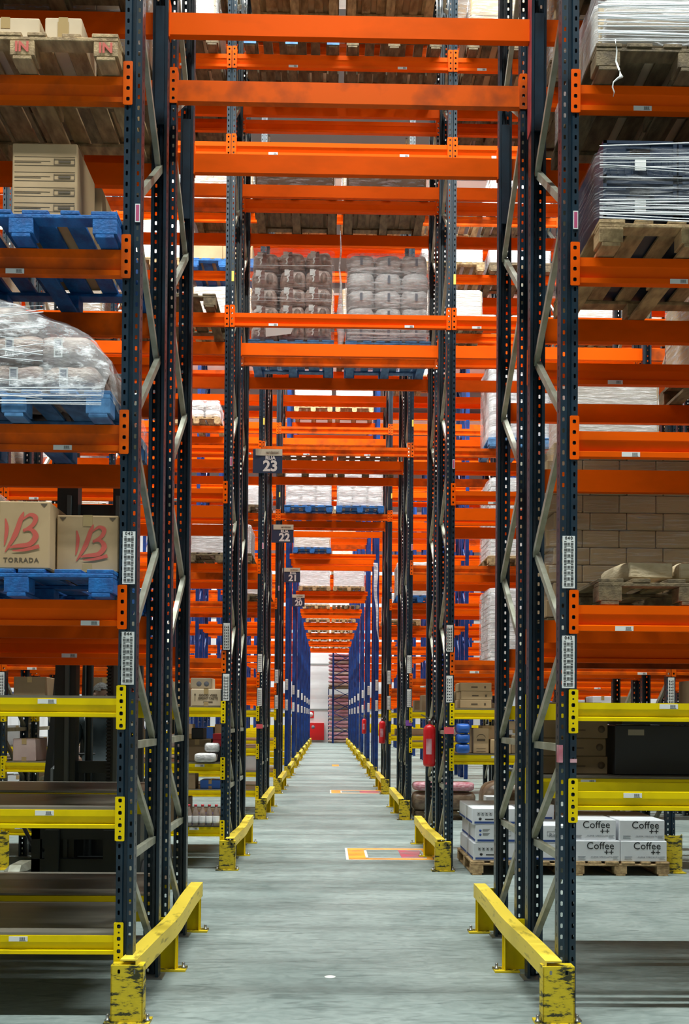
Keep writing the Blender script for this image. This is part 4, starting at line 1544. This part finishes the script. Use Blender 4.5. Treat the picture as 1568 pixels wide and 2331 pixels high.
marking(0.26, 1.30, Y2 + 0.75, Y2 + 1.75, 'orange bordered square with red centre painted on the floor beside the second row')
marking(0.10, 1.30, Y2 + 2 * ROWP + 0.10, Y2 + 2 * ROWP + 1.0, 'distant orange bordered square painted on the floor beside the fourth row')
tag(obj('floor_patch', MB().box(0.17, 0.40, 33.3, 34.5, 0, 0.003).build('floor_patch', 'floor_orange')), 'small orange patch painted far down the tunnel floor', 'floor marking')
b = MB().lathe([(0.0, 0.0), (0.035, 0.0), (0.035, 0.002), (0.0, 0.002)], 20)
tag(obj('floor_disc', b.build('floor_disc', 'white_paper'), None, (0.03, 6.35, 0)), 'small pale round spot on the near tunnel floor', 'floor marking')

# ------------------------------------------------------------------ far end
o = obj('hose_cabinet', MB().cbox(-0.75, -0.05 + 0.4, YF - 0.25, YF - 0.02, 0.15, 1.25, 0.01).build('hose_cabinet', 'extinguisher_red'), None, (-0.55, 0, 0))
tag(o, 'red fire hose cabinet on the far white wall', 'cabinet')
obj('cabinet_window', MB().lathe([(0.11, YF - 0.262), (0.11, YF - 0.248)], 18, 0, 'y', (-0.35, 0, 0.98)).build('cabinet_window', 'print_gray'), o)
t = tag(obj('wall_sign', MB().box(-1.30, -0.86, YF - 0.03, YF - 0.02, 1.55, 2.0).build('wall_sign', 'extinguisher_red')), 'small red square sign with pale disc on the far wall', 'sign')
obj('disc', MB().lathe([(0.17, YF - 0.036), (0.17, YF - 0.029)], 20, 0, 'y', (-1.08, 0, 1.775)).build('disc', 'sack_white'), t)
# side-on blue rack frame at the far end with bales of pinkish sacks
RXF, RYF = 0.35, 62.2
t = thing('side_rack', 'bright blue braced rack frame standing side-on at the far wall', 'rack', (RXF, RYF, 0))
for x in (0.0, 1.5):
    obj('post', MB().box(x - 0.06, x + 0.06, 0, 0.1, 0, 8).build('post', 'blue_post'), t)
for i in range(10):
    z0 = 0.4 + i * 0.75
    obj('brace', MB().bar((0, 0.05, z0), (1.5, 0.05, z0 + 0.75), 0.05, 0.04, 0, (0, 1, 0)).build('brace', 'blue_post'), t)
    obj('brace', MB().bar((0, 0.05, z0 + 0.75), (1.5, 0.05, z0), 0.05, 0.04, 0, (0, 1, 0)).build('brace', 'blue_post'), t)
obj('shelf', MB().box(-0.3, 1.5, 0.4, 1.6, 3.40, 3.52).build('shelf', 'wood_old'), t)
for x in (-0.3, 1.44):
    obj('shelf_leg', MB().box(x, x + 0.06, 1.55, 1.61, 0, 3.4).build('shelf_leg', 'blue_post'), t)
for j in range(24):
    if 13 <= j <= 14:
        continue
    o = obj('flat_sack', SACK['sack_pink' if j % 3 else 'sack_tan'][j % 4], None, (RXF + 0.55, RYF + 1.0, j * 0.235), None, (1.7, 1.0, 0.228))
    tag(o, f'pinkish sack at the far wall, {"lower" if j < 13 else "upper"} heap, {["first", "second", "third", "fourth", "fifth", "sixth", "seventh", "eighth", "ninth", "tenth", "eleventh", "twelfth", "thirteenth"][j if j < 13 else j - 15]} from the bottom', 'sack', 'pinkish sacks stacked at the far wall')

# ------------------------------------------------------------------ forklift and driver in the first aisle
FY = 8.35
t = thing('forklift', 'dark forklift with tall ribbed mast parked in the first aisle', 'forklift', (-1.95, FY, 0))


def fpart(name, b, mk, *rest):
    return obj(name, b.build(name, mk, *rest), t)


for s, x0 in ((0, -0.20), (1, 0.20)):
    fpart('mast_rail', MB().prism_z([(x0 - 0.04 - 0.06 * (1 - s), 0), (x0 + 0.04 + 0.03 * (1 - s), 0), (x0 + 0.04 + 0.03 * (1 - s), 0.13), (x0 - 0.04 - 0.06 * (1 - s), 0.13)], 0.10, 3.55), 'machine_black')
    fpart('inner_rail', MB().box(x0 - 0.012, x0 + 0.02, -0.03, 0.16, 0.12, 3.45), 'machine_gray')
for z in (0.35, 1.15, 2.22, 3.3):
    fpart('mast_cross_bar', MB().box(-0.30, 0.24, 0.10, 0.16, z, z + 0.10), 'machine_black')
fpart('lift_cylinder', MB().lathe([(0.035, 0.15), (0.035, 2.6), (0.022, 2.62), (0.022, 3.2)], 12, 0, 'z', (-0.06, 0.18, 0)), 'machine_black')
# ribbed hose of the mast
b = MB()
for i in range(95):
    z = 0.35 + i * 0.0285
    b.box(0.125, 0.165, -0.01, 0.02, z, z + 0.014)
b.box(0.132, 0.158, -0.003, 0.02, 0.3, 3.1)
fpart('ribbed_hose', b, 'rubber')
fpart('carriage', MB().box(-0.45, 0.33, -0.10, -0.03, 0.34, 0.46).box(-0.45, 0.33, -0.10, -0.03, 0.62, 0.72).box(-0.45, -0.38, -0.10, -0.03, 0.34, 0.72).box(0.26, 0.33, -0.10, -0.03, 0.34, 0.72), 'machine_black')
for x in (-0.33, 0.14):
    fpart('fork', MB().box(x, x + 0.11, -0.14, -0.10, 0.08, 0.70).box(x, x + 0.11, -0.75, -0.10, 0.05, 0.09), 'machine_black')
fpart('body', MB().cbox(-0.50, 0.36, 0.26, 1.75, 0.16, 0.90, 0.04), 'machine_black')
fpart('hood', MB().cbox(-0.42, 0.28, 0.30, 0.56, 0.90, 1.20, 0.03), 'machine_gray')
for sx in (-0.47, 0.33):
    fpart('guard_pillar', MB().bar((sx, 0.42, 1.0), (sx + (0.06 if sx < 0 else -0.06), 0.66, 2.32), 0.06, 0.06), 'machine_black')
    fpart('guard_pillar', MB().bar((sx, 1.68, 1.0), (sx + (0.06 if sx < 0 else -0.06), 1.55, 2.32), 0.06, 0.06), 'machine_black')
b = MB()
for i in range(7):
    b.box(-0.42 + i * 0.115, -0.38 + i * 0.115, 0.62, 1.60, 2.32, 2.36)
for y in (0.62, 1.56):
    b.box(-0.44, 0.33, y, y + 0.05, 2.30, 2.37)
fpart('overhead_guard', b, 'machine_black')
for x in (-0.50, 0.30):
    for y in (0.50, 1.50):
        fpart('wheel', MB().lathe([(0.12, -0.06), (0.18, -0.055), (0.19, -0.03), (0.19, 0.03), (0.18, 0.055), (0.12, 0.06)], 20, 0, 'x', (x + 0.07, y, 0.19)), 'rubber')
fpart('outrigger_cover', MB().cbox(-0.86, -0.66, 0.45, 0.85, 0.02, 0.32, 0.05), 'galvanised')
fpart('outrigger', MB().box(-0.70, -0.45, 0.55, 0.75, 0.10, 0.22), 'machine_black')
fpart('lamp', MB().lathe([(0.05, 0.0), (0.06, 0.03), (0.05, 0.05)], 14, 0, 'y', (-0.42, 0.55, 2.15)), 'machine_gray')
fpart('hydraulic_hose', MB().tube([(-0.40, 0.2, 0.95), (-0.50, 0.15, 1.0), (-0.56, 0.12, 0.9), (-0.60, 0.1, 0.75), (-0.5, 0.1, 0.55), (-0.4, 0.1, 0.5)], 0.017, 8), 'rubber')
fpart('hydraulic_hose', MB().tube([(-0.38, 0.22, 1.0), (-0.47, 0.12, 1.06), (-0.53, 0.08, 0.95), (-0.52, 0.05, 0.7), (-0.42, 0.1, 0.6)], 0.014, 8), 'machine_gray')

# the driver: one skinned body with clothing and hair
DX, DY, DZ = -2.13, FY + 1.12, 1.05


def skin_body(name, joints, edges, root, matname, lv=2):
    me = bpy.data.meshes.new(name)
    me.from_pydata([j[0] for j in joints], edges, [])
    me.materials.append(MATS[matname])
    o = obj(name, me)
    o.modifiers.new('skin', 'SKIN')
    o.modifiers['skin'].use_smooth_shade = True
    if not me.skin_vertices:
        bm_ = bmesh.new()
        bm_.from_mesh(me)
        bm_.verts.layers.skin.verify()
        bm_.to_mesh(me)
        bm_.free()
    for i, j in enumerate(joints):
        r = j[1]
        me.skin_vertices[0].data[i].radius = r if isinstance(r, tuple) else (r, r)
        me.skin_vertices[0].data[i].use_root = (i == root)
    sb = o.modifiers.new('sub', 'SUBSURF')
    sb.levels = sb.render_levels = lv
    dg = bpy.context.evaluated_depsgraph_get()
    m2 = bpy.data.meshes.new_from_object(o.evaluated_get(dg))
    m2.name = name
    bpy.data.objects.remove(o)
    bpy.data.meshes.remove(me)
    return m2


J = [((0, 0, 0.08), (0.17, 0.13)),            # 0 pelvis (seated)
     ((0, 0.01, 0.25), (0.15, 0.11)), ((0, 0.0, 0.45), (0.19, 0.12)), ((0, 0.0, 0.56), (0.12, 0.09)), ((0, -0.01, 0.62), (0.06, 0.06)),
     ((0.17, 0, 0.53), 0.075), ((0.25, -0.03, 0.28), 0.055), ((0.20, -0.24, 0.16), 0.042), ((0.17, -0.32, 0.17), 0.036),
     ((-0.17, 0, 0.53), 0.075), ((-0.25, -0.03, 0.28), 0.055), ((-0.20, -0.24, 0.16), 0.042), ((-0.17, -0.32, 0.17), 0.036),
     ((0.10, -0.16, 0.07), 0.085), ((0.11, -0.42, 0.08), 0.07), ((0.11, -0.40, -0.02), 0.06),
     ((-0.10, -0.16, 0.07), 0.085), ((-0.11, -0.42, 0.08), 0.07), ((-0.11, -0.40, -0.02), 0.06)]
E = [(0, 1), (1, 2), (2, 3), (3, 4), (3, 5), (5, 6), (6, 7), (7, 8), (3, 9), (9, 10), (10, 11), (11, 12), (0, 13), (13, 14), (14, 15), (0, 16), (16, 17), (17, 18)]
bodym = skin_body('person', J, E, 0, 'jacket')
per = obj('person', bodym, None, (DX, DY, DZ), (0, 0, 0.15))
tag(per, 'forklift driver in dark jacket sitting behind the mast, head turned aside', 'person')
# head with face, ears and short hair
b = MB()
vs, fs = [], []
nu, nv = 24, 16
for j in range(nv + 1):
    ph = -math.pi / 2 + math.pi * j / nv
    for i in range(nu):
        th = 2 * math.pi * i / nu
        x, y, z = math.cos(ph) * math.cos(th) * 0.076, math.cos(ph) * math.sin(th) * 0.098, math.sin(ph) * 0.118
        if z < -0.02:
            x *= 1 - 0.35 * (-z - 0.02) / 0.1
            y = y * (1 - 0.15 * (-z - 0.02) / 0.1) - 0.012
        if y < -0.06 and abs(x) < 0.02 and -0.035 < z < 0.03:
            y -= 0.020 * (1 - abs(x) / 0.02) * (0.4 + (0.03 - z) / 0.1)
        if y < -0.05 and 0.012 < abs(x) < 0.05 and 0.0 < z < 0.03:
            y += 0.008
        vs.append((x, y, z))
for j in range(nv):
    for i in range(nu):
        fs.append((j * nu + i, j * nu + (i + 1) % nu, (j + 1) * nu + (i + 1) % nu, (j + 1) * nu + i))
b.add(vs, fs, 0, True)
for s in (-1, 1):
    b.lathe([(0.004, -0.006), (0.024, -0.004), (0.026, 0.004), (0.01, 0.008)], 12, 0, 'x', (s * 0.079, 0.01, 0.0))
head = obj('head', b.build('head', 'skin'), per, (0.01, -0.02, 0.765), (0.12, 0, 0.9))
b = MB()
vs2 = []
idx = {}
for q, p in enumerate(vs):
    if p[2] > 0.035 - 0.55 * p[1] * (1 if p[1] > 0 else 0.35) and p[2] > -0.07 and (p[1] > -0.055 or p[2] > 0.065):
        idx[q] = len(vs2)
        vs2.append(tuple(c * 1.07 for c in p))
fs2 = [tuple(idx[i] for i in f) for f in fs if all(i in idx for i in f)]
b.add(vs2, fs2, 0, True)
obj('hair', b.build('hair', 'hair'), head)
b = MB()
for s in (-1, 1):
    b.lathe([(0.006, -0.003), (0.011, 0.0), (0.006, 0.003)], 10, 0, 'y', (s * 0.031, -0.079, 0.012))
obj('eyes', b.build('eyes', 'ink'), head)
obj('mouth', MB().box(-0.022, 0.022, -0.094, -0.086, -0.056, -0.050).build('mouth', 'logo_red'), head)
for s in (-1, 1):
    b = MB()
    b.tube([(s * 0.17, -0.32, 0.17), (s * 0.165, -0.36, 0.175), (s * 0.16, -0.40, 0.165)], [0.034, 0.040, 0.034], 10)
    for k in range(4):
        fx = s * 0.16 + (k - 1.5) * 0.018
        b.tube([(fx, -0.395, 0.17), (fx, -0.43 - 0.004 * (k in (1, 2)), 0.165), (fx, -0.44, 0.14), (fx, -0.425, 0.125)], [0.0095, 0.009, 0.0085, 0.007], 8)
    b.tube([(s * 0.135, -0.355, 0.165), (s * 0.118, -0.385, 0.15), (s * 0.125, -0.41, 0.135)], [0.011, 0.010, 0.008], 8)
    obj('hand', b.build('hand', 'skin'), per)
    obj('shoulder_strap', MB().tube([(s * 0.10, 0.10, 0.60), (s * 0.11, 0.0, 0.655), (s * 0.11, -0.115, 0.56), (s * 0.10, -0.15, 0.35)], 0.018, 6).build('shoulder_strap', 'machine_gray'), per)
    obj('reflective_band', MB().tube([(s * 0.112, -0.125, 0.56), (s * 0.112, -0.135, 0.535)], 0.022, 8).build('reflective_band', 'reflective'), per)
fpart('seat', MB().cbox(-0.38, 0.02, 0.85, 1.40, 0.90, 0.98, 0.02).cbox(-0.38, 0.02, 1.36, 1.45, 0.98, 1.45, 0.03), 'rubber')
fpart('steering_wheel', MB().lathe([(0.09, 1.285), (0.098, 1.293), (0.09, 1.301), (0.082, 1.293)], 20, 0, 'z', (-0.18, 0.53, 0.0)), 'rubber')
# ------------------------------------------------------------------ loads in the tunnel bays
def coffee_load(row, slot, kind, seed):
    x, y, z = slot_x(0, slot) + 0.03 * slot, rack_y(row, 1), 5.985
    load_key = (row, 1, 0, 5.98, slot)
    FILL.add(load_key)
    sd = 'left' if slot < 0 else 'right'
    pallet(x, y, z, 'wood_pale_blue', f'light blue pallet over the tunnel under the {sd} wrapped stack of the second row')
    zz_ = z + PLH
    if kind == 'coffee':
        t = thing('wrapped_load', 'wrapped stack of brown coffee packs over the tunnel, second row, left of the pair', 'load', (x, y + 0.03, zz_))
        rr = random.Random(3)
        for j in range(5):
            for i in range(3):
                s_ = obj('coffee_pack', SACK['coffee_sack'][(i + j) % 4], t, (-0.32 + i * 0.32 + rr.uniform(-0.015, 0.015), 0.50, j * 0.215 + 0.01 * i), (0, 0, 0), (0.335, 0.98, 0.225))
                b = MB()
                b.box(-0.13, 0.02, -0.509, -0.503, 0.16, 0.86, 0)
                b.box(-0.30, -0.14, -0.507, -0.501, 0.55, 0.88, 1)
                obj('printed_panel', b.build('printed_panel', 'sack_band', 'white_paper'), s_)
                b = MB()
                stroke(b, [(-0.20, 0.20), (-0.16, 0.34), (-0.19, 0.46), (-0.13, 0.55), (-0.15, 0.70), (-0.09, 0.84)], [0.05, 0.04, 0.06, 0.04, 0.06, 0.03], -0.512)
                obj('script_lettering', b.build('script_lettering', 'white_paper'), s_)
                b = MB()
                b.lathe([(0.125, -0.515), (0.125, -0.505)], 18, 0, 'y', (0.20, 0, 0.0))
                me = b.build('oval_emblem', 'sack_tan')
                obj('oval_emblem', me, s_, (0, 0, 0.40), None, (1, 1, 2.4))
        obj('film', film_mesh(1.03, 1.06, 1.10, 'film_clear', 0), t, (0, 0.50, 0))
        o = MB().add([(0, 0, 0), (0.30, 0, 0.04), (0.33, 0, 0.13), (0.0, 0, 0.15)], [(0, 1, 2, 3)]).build('delivery_note', 'white_paper')
        obj('delivery_note', o, t, (-0.30, -0.045, 0.02))
        strands(t, 10, -0.5, 0.5, -0.045, 0.0, 1.0, 21, 0.05, 0.0025)
    else:
        t = wrapped(x, y + 0.02, zz_, 'sack_white', 1.06, 'wrapped stack of whitish sacks over the tunnel, second row, right of the pair', seed, 'film', w_=1.0)
        strands(t, 20, -0.49, 0.49, -0.55, 0.0, 0.26, 22, 0.03, 0.003)
        b = MB()
        for j in range(5):
            for i in range(3):
                if (i + j) % 2 == 0 or i == 1:
                    b.box(-0.36 + i * 0.33 + 0.02, -0.36 + i * 0.33 + 0.05, -0.546, -0.541, j * 0.212 + 0.06, j * 0.212 + 0.15)
        obj('dark_print', b.build('dark_print', 'print_gray'), t)


coffee_load(2, -1, 'coffee', 0)
coffee_load(2, 1, 'white', 1)
# trailing white film between the two stacks
b = MB()
b.tube([(0, 0, 1.35), (0.01, 0, 1.1), (-0.01, -0.01, 0.9), (0.012, 0, 0.7), (0.006, -0.01, 0.45)], [0.004, 0.012, 0.01, 0.014, 0.03], 6)
b.tube([(0.006, -0.01, 0.45), (0.0, 0, 0.25), (0.02, 0, 0.1), (0.0, -0.02, -0.12), (0.01, -0.02, -0.2)], [0.03, 0.055, 0.045, 0.02, 0.003], 8)
tag(obj('film_tail', b.build('film_tail', 'film_thick'), None, (slot_x(0, 0) - 0.0, rack_y(2, 1) + 0.05, 6.12)), 'twisted white film tail hanging between the two stacks over the tunnel', 'film')
for s in (-1, 1):
    o = load(2, 0, 0, 8.80, s, 'wood_old', None)
    if s < 0:
        for bx in (-PLW / 2 + 0.065, 0, PLW / 2 - 0.065):
            obj('painted_end', MB().box(bx - 0.066, bx + 0.066, -0.007, 0.0, 0.02, 0.146).build('painted_end', 'wood_pale_blue'), o)
    load(2, 0, 0, 9.75, s, 'wood', 'cardboard', 0.8)
    load(2, 1, 0, 9.75, s, 'wood_old', 'cardboard_pale', 0.8)
    load(3, 0, 0, 9.75, s, 'wood', 'cardboard_dark' if s > 0 else 'cardboard', 0.9)
    load(2, 1, 0, 7.84, s, 'wood_old', 'cardboard_dark', 0.4)
    load(3, 1, 0, 5.98, s, 'wood_old', None)
    load(4, 0, 0, 5.98, s, 'wood_blue', 'sack_white', 1.05, 'film_thick', 3 + s, True)
    load(5, 0, 0, 9.75, s, 'wood', 'flat' if s < 0 else 'cardboard_pale', 0.7, 'film_thick', 5)
    load(6, 0, 0, 5.65, s, 'wood', 'flat', 0.55, 'film_thick', 5)
    load(8, 0, 0, 5.65, s, 'wood', 'flat' if s < 0 else None, 0.12, None)
    load(9, 0, 0, 5.65, s, 'wood', 'flat' if s < 0 else None, 0.10, None)
    load(10, 0, 0, 5.65, s, 'wood', 'flat', 0.10, None)
    load(11, 0, 0, 5.65, s, 'wood', None)
load(7, 0, 0, 5.65, 1, 'wood_old', None)
load(7, 0, 0, 5.65, -1, 'wood', 'flat', 0.1, None)
load(5, 0, 0, 7.84, -1, 'wood_old', 'cardboard_dark', 0.2, None)
load(5, 0, 0, 5.98, -1, 'wood_blue', 'cardboard_pale', 0.45, 'film_thick', 7)
# ------------------------------------------------------------------ side bays seen in the photograph
load(2, 0, 1, 4.08, 1, 'wood', 'cardboard_pale', 1.12, 'film_thick', 9)
load(3, 0, 1, 5.98, 1, 'wood_pale_blue', 'sack_white', 1.25, 'film_thick', 10)
load(3, 0, 1, 4.08, 1, 'wood', 'flat', 1.25, 'film', 11)
load(3, 0, 1, 2.255, 1, 'wood', 'flat', 1.3, 'film', 12)
load(3, 0, -1, 4.08, 1, 'wood_old', 'cardboard_pink', 0.45, 'film_thick', 13)
load(4, 0, -1, 4.08, 1, 'wood_old', 'cardboard_pink', 0.6, 'film_thick', 14)
load(4, 0, -1, 5.98, 1, 'wood_old', 'flat', 0.4, 'film_thick', 15)
load(3, 0, -1, 8.80, 1, 'wood_blue', 'cardboard', 0.3, None, 16)
load(3, 0, 1, 8.80, -1, 'wood', 'flat', 0.28, 'film_thick', 17)
load(3, 0, 1, 8.80, 1, 'wood_old', 'sack_white', 0.3, 'film_thick', 18)
load(2, 0, -1, 5.98, 1, 'wood_old', None)
load(4, 0, 1, 4.08, -1, 'wood_blue', 'cardboard_pale', 0.7, 'film_thick', 19)
load(5, 0, 1, 4.08, -1, 'wood', 'flat', 0.7, 'film_thick', 20)
rf = random.Random(42)
for row in (2, 3, 4):
    for bay in bays_of(row):
        if bay == 0:
            continue
        for rear in (0, 1):
            if row > 2 and rear:
                continue
            for z, mk_ in levels(row, rear, bay):
                if mk_ == 'yellow':
                    continue
                for s in (-1, 1):
                    pr = {2.255: 0.12, 4.08: 0.15, 5.98: 0.22, 7.84: 0.45, 8.80: 0.75, 9.75: 0.92}[round(z, 3)]
                    if row == 2 and z > 7.0:
                        pr *= 0.9
                    if z < 7 and bay in (-1, 1):
                        pr = 0
                    if rf.random() < pr:
                        kind = rf.choice(['cardboard', 'cardboard_pale', 'flat', 'sack_white', 'cardboard_dark', 'sack_tan', None])
                        if z < 6 and kind in ('cardboard_dark', None):
                            kind = 'flat'
                        load(row, rear, bay, z, s, rf.choice(['wood_old', 'wood', 'wood_old', 'wood_old']), kind, rf.choice([0.35, 0.5, 0.6]) if z > 6 else rf.choice([0.4, 0.8, 1.1]), rf.choice(['film', 'film_thick']), rf.randint(0, 50), True if row <= 3 else False)
for s in (-1, 1):  # hidden loads over the tunnel, added to keep lamp light off its floor
    load(1, 1, 0, 7.73, s, 'wood_old', 'cardboard', 0.5, 'film', 6, False)
    load(3, 0, 0, 7.84, s, 'wood_old', 'cardboard', 0.5, 'film', 6, False)
    load(4, 0, 0, 9.75, s, 'wood_old', 'cardboard', 0.7, 'film', 6, False)
    load(4, 1, 0, 9.75, s, 'wood_old', 'cardboard', 0.7, 'film', 6, False)
    for row in range(6, NROWS + 1):
        load(row, 0, 0, 9.2, s, 'wood_old', 'cardboard', 0.9, 'film', 6, False)
for bay in (-2, 2, -1, 1):  # out-of-view loads of the first row, added to stop lamp light leaking through
    for s in (-1, 1):
        out = s if bay > 0 else -s
        if abs(bay) == 1 and out < 0:
            continue
        for z in ((3.21, 4.17, 5.125) if abs(bay) == 1 else (2.255, 3.21, 4.17, 5.125)):
            load(1, 0, bay, z, s, 'wood_old', 'cardboard', 0.5, 'film', 8, False)
        for z in (2.15, 4.01):
            load(1, 1, bay, z, s, 'wood_old', 'cardboard', 0.9, 'film', 9, False)
# first row: upper goods above the frame edge, added to shade the near racks
for bay in (-2, -1, 1, 2):
    for s in (-1, 1):
        load(1, 1, bay, 7.73, s, 'wood_old', 'cardboard', 0.8, 'film', 2, False)
        load(1, 1, bay, 5.87, s, 'wood_old', 'cardboard', 0.9, 'film', 3)
        load(1, 0, bay, 6.09, s, 'wood_old', 'cardboard_dark', 0.6, 'film', 4)
        load(1, 0, bay, 7.05, s, 'wood_old', 'cardboard', 0.8, 'film', 5)
# ------------------------------------------------------------------ shelf goods of the farther rows
nsh = 0
for row in (2, 3, 4):
    for bay in bays_of(row):
        if bay == 0 or abs(bay) > 2 or (row == 2 and bay in (-1, 1)):
            continue
        yy = Y1 + ROWP * (row - 1) + 0.04
        for z in (YEL_L if bay < 0 else YEL_R):
            x = col_x(bay) + 0.10 + rf.uniform(0, 0.2)
            q = 0
            while x < col_x(bay + 1) - 0.50:
                wd_ = rf.choice((0.24, 0.32, 0.4))
                if rf.random() < 0.72:
                    q += 1
                    mk = rf.choice(['cardboard', 'cardboard_dark', 'cardboard_pale', 'box_white', 'cardboard', 'box_blue', 'cardboard_dark'])
                    colw = {'cardboard': 'brown', 'cardboard_dark': 'dark brown', 'cardboard_pale': 'pale brown', 'box_white': 'white', 'box_blue': 'blue'}[mk]
                    carton(x + wd_ / 2, yy + rf.uniform(0, 0.15), z + 0.017, wd_, 0.45, rf.choice((0.14, 0.2, 0.26, 0.32)), mk,
                           f'{colw} carton, {ORD[row]} row, {["low", "middle", "upper"][(YEL_L if bay < 0 else [0] + YEL_R).index(z)]} yellow shelf, {["", "first", "second"][abs(bay)]} bay {"left" if bay < 0 else "right"}, number {NUM[q]}', tape=row < 4)
                x += wd_ + rf.uniform(0.02, 0.12)
# small stuff on row two shelf behind the forklift
for z in YEL_L:
    x = col_x(-1) + 0.12
    q = 0
    while x < -2.28:
        wd_ = rf.choice((0.24, 0.34))
        if rf.random() < 0.45:
            q += 1
            mk = rf.choice(['cardboard', 'cardboard_dark', 'cardboard_pink'])
            carton(x + wd_ / 2, yS + 0.02, z + 0.017, wd_, 0.45, rf.choice((0.16, 0.24, 0.3)), mk, f'carton behind the forklift on the {["low", "middle", "upper"][YEL_L.index(z)]} yellow shelf, number {NUM[q]}')
        x += wd_ + 0.06

# ------------------------------------------------------------------ tape and small marks on the uprights
def band(row, k, z0, h_, mk, lab_part):
    y0 = ROW0 - PD / 2 + ROWP * (row - 1)
    hw = PW / 2 + 0.002
    me = MB().box(-hw, hw, -0.003, 0.06, 0, h_).build('tape_band', mk)
    o = obj('tape_band', me, RACKS[(row, 0)], (col_x(k), 0, z0))
    o['label'] = lab_part


band(2, 1, 1.46, 0.075, 'red_tape', 'pink tape round the upright')
band(3, 1, 1.50, 0.09, 'purple_tape', 'purple tape round the upright')
band(3, 0, 1.44, 0.07, 'red_tape', 'red tape round the upright')
b = MB()
b.box(-PW / 2 - 0.002, -PW / 2 + 0.02, -0.003, 0.05, 0, 0.095)
b.box(PW / 2 - 0.035, PW / 2 + 0.002, -0.003, 0.03, 0, 0.02)
o = obj('torn_tape', b.build('torn_tape', 'sack_pink'), RACKS[(1, 0)], (col_x(1), 0, 1.395))
# red beam safety plates and splice sleeves on the second line of uprights
obj('splice_plate', MB().box(-PW / 2 - 0.007, -PW / 2 - 0.001, FD - 0.09, FD + 0.006, 0, 1.3).build('splice_plate', 'red_paint'), RACKS[(1, 0)], (col_x(1), 0, 5.35))
for rear, k in ((0, 0), (1, 0), (0, 1), (1, 1)):
    s = -1 if k else 1
    obj('splice_plate', MB().box(-0.028, 0.028, FD - 0.10, FD - PD - 0.002, 0, 0.75).build('splice_plate', 'navy'), RACKS[(1, rear)], (col_x(k), 0, 5.35))
# hanging film ribbons on the far uprights
b = MB()
n = 14
vs, fs = [], []
for i in range(n):
    z = -i * 0.16
    wd_ = 0.11 * (1 - i / n) + 0.015
    x = 0.12 * (i / n) ** 2 + 0.015 * math.sin(i)
    vs += [(x - wd_ / 2, 0.02 * math.sin(i * 1.3), z), (x + wd_ / 2, 0.02 * math.cos(i), z)]
for i in range(n - 1):
    fs.append((2 * i, 2 * i + 1, 2 * i + 3, 2 * i + 2))
b.add(vs, fs)
me = b.build('film_ribbon', 'film_thick')
so = tag(obj('film_ribbon', me, None, (1.255, Y1 + 4 * ROWP - 0.024, 5.75)), 'long loose film ribbon hanging beside the fifth row upright', 'film')
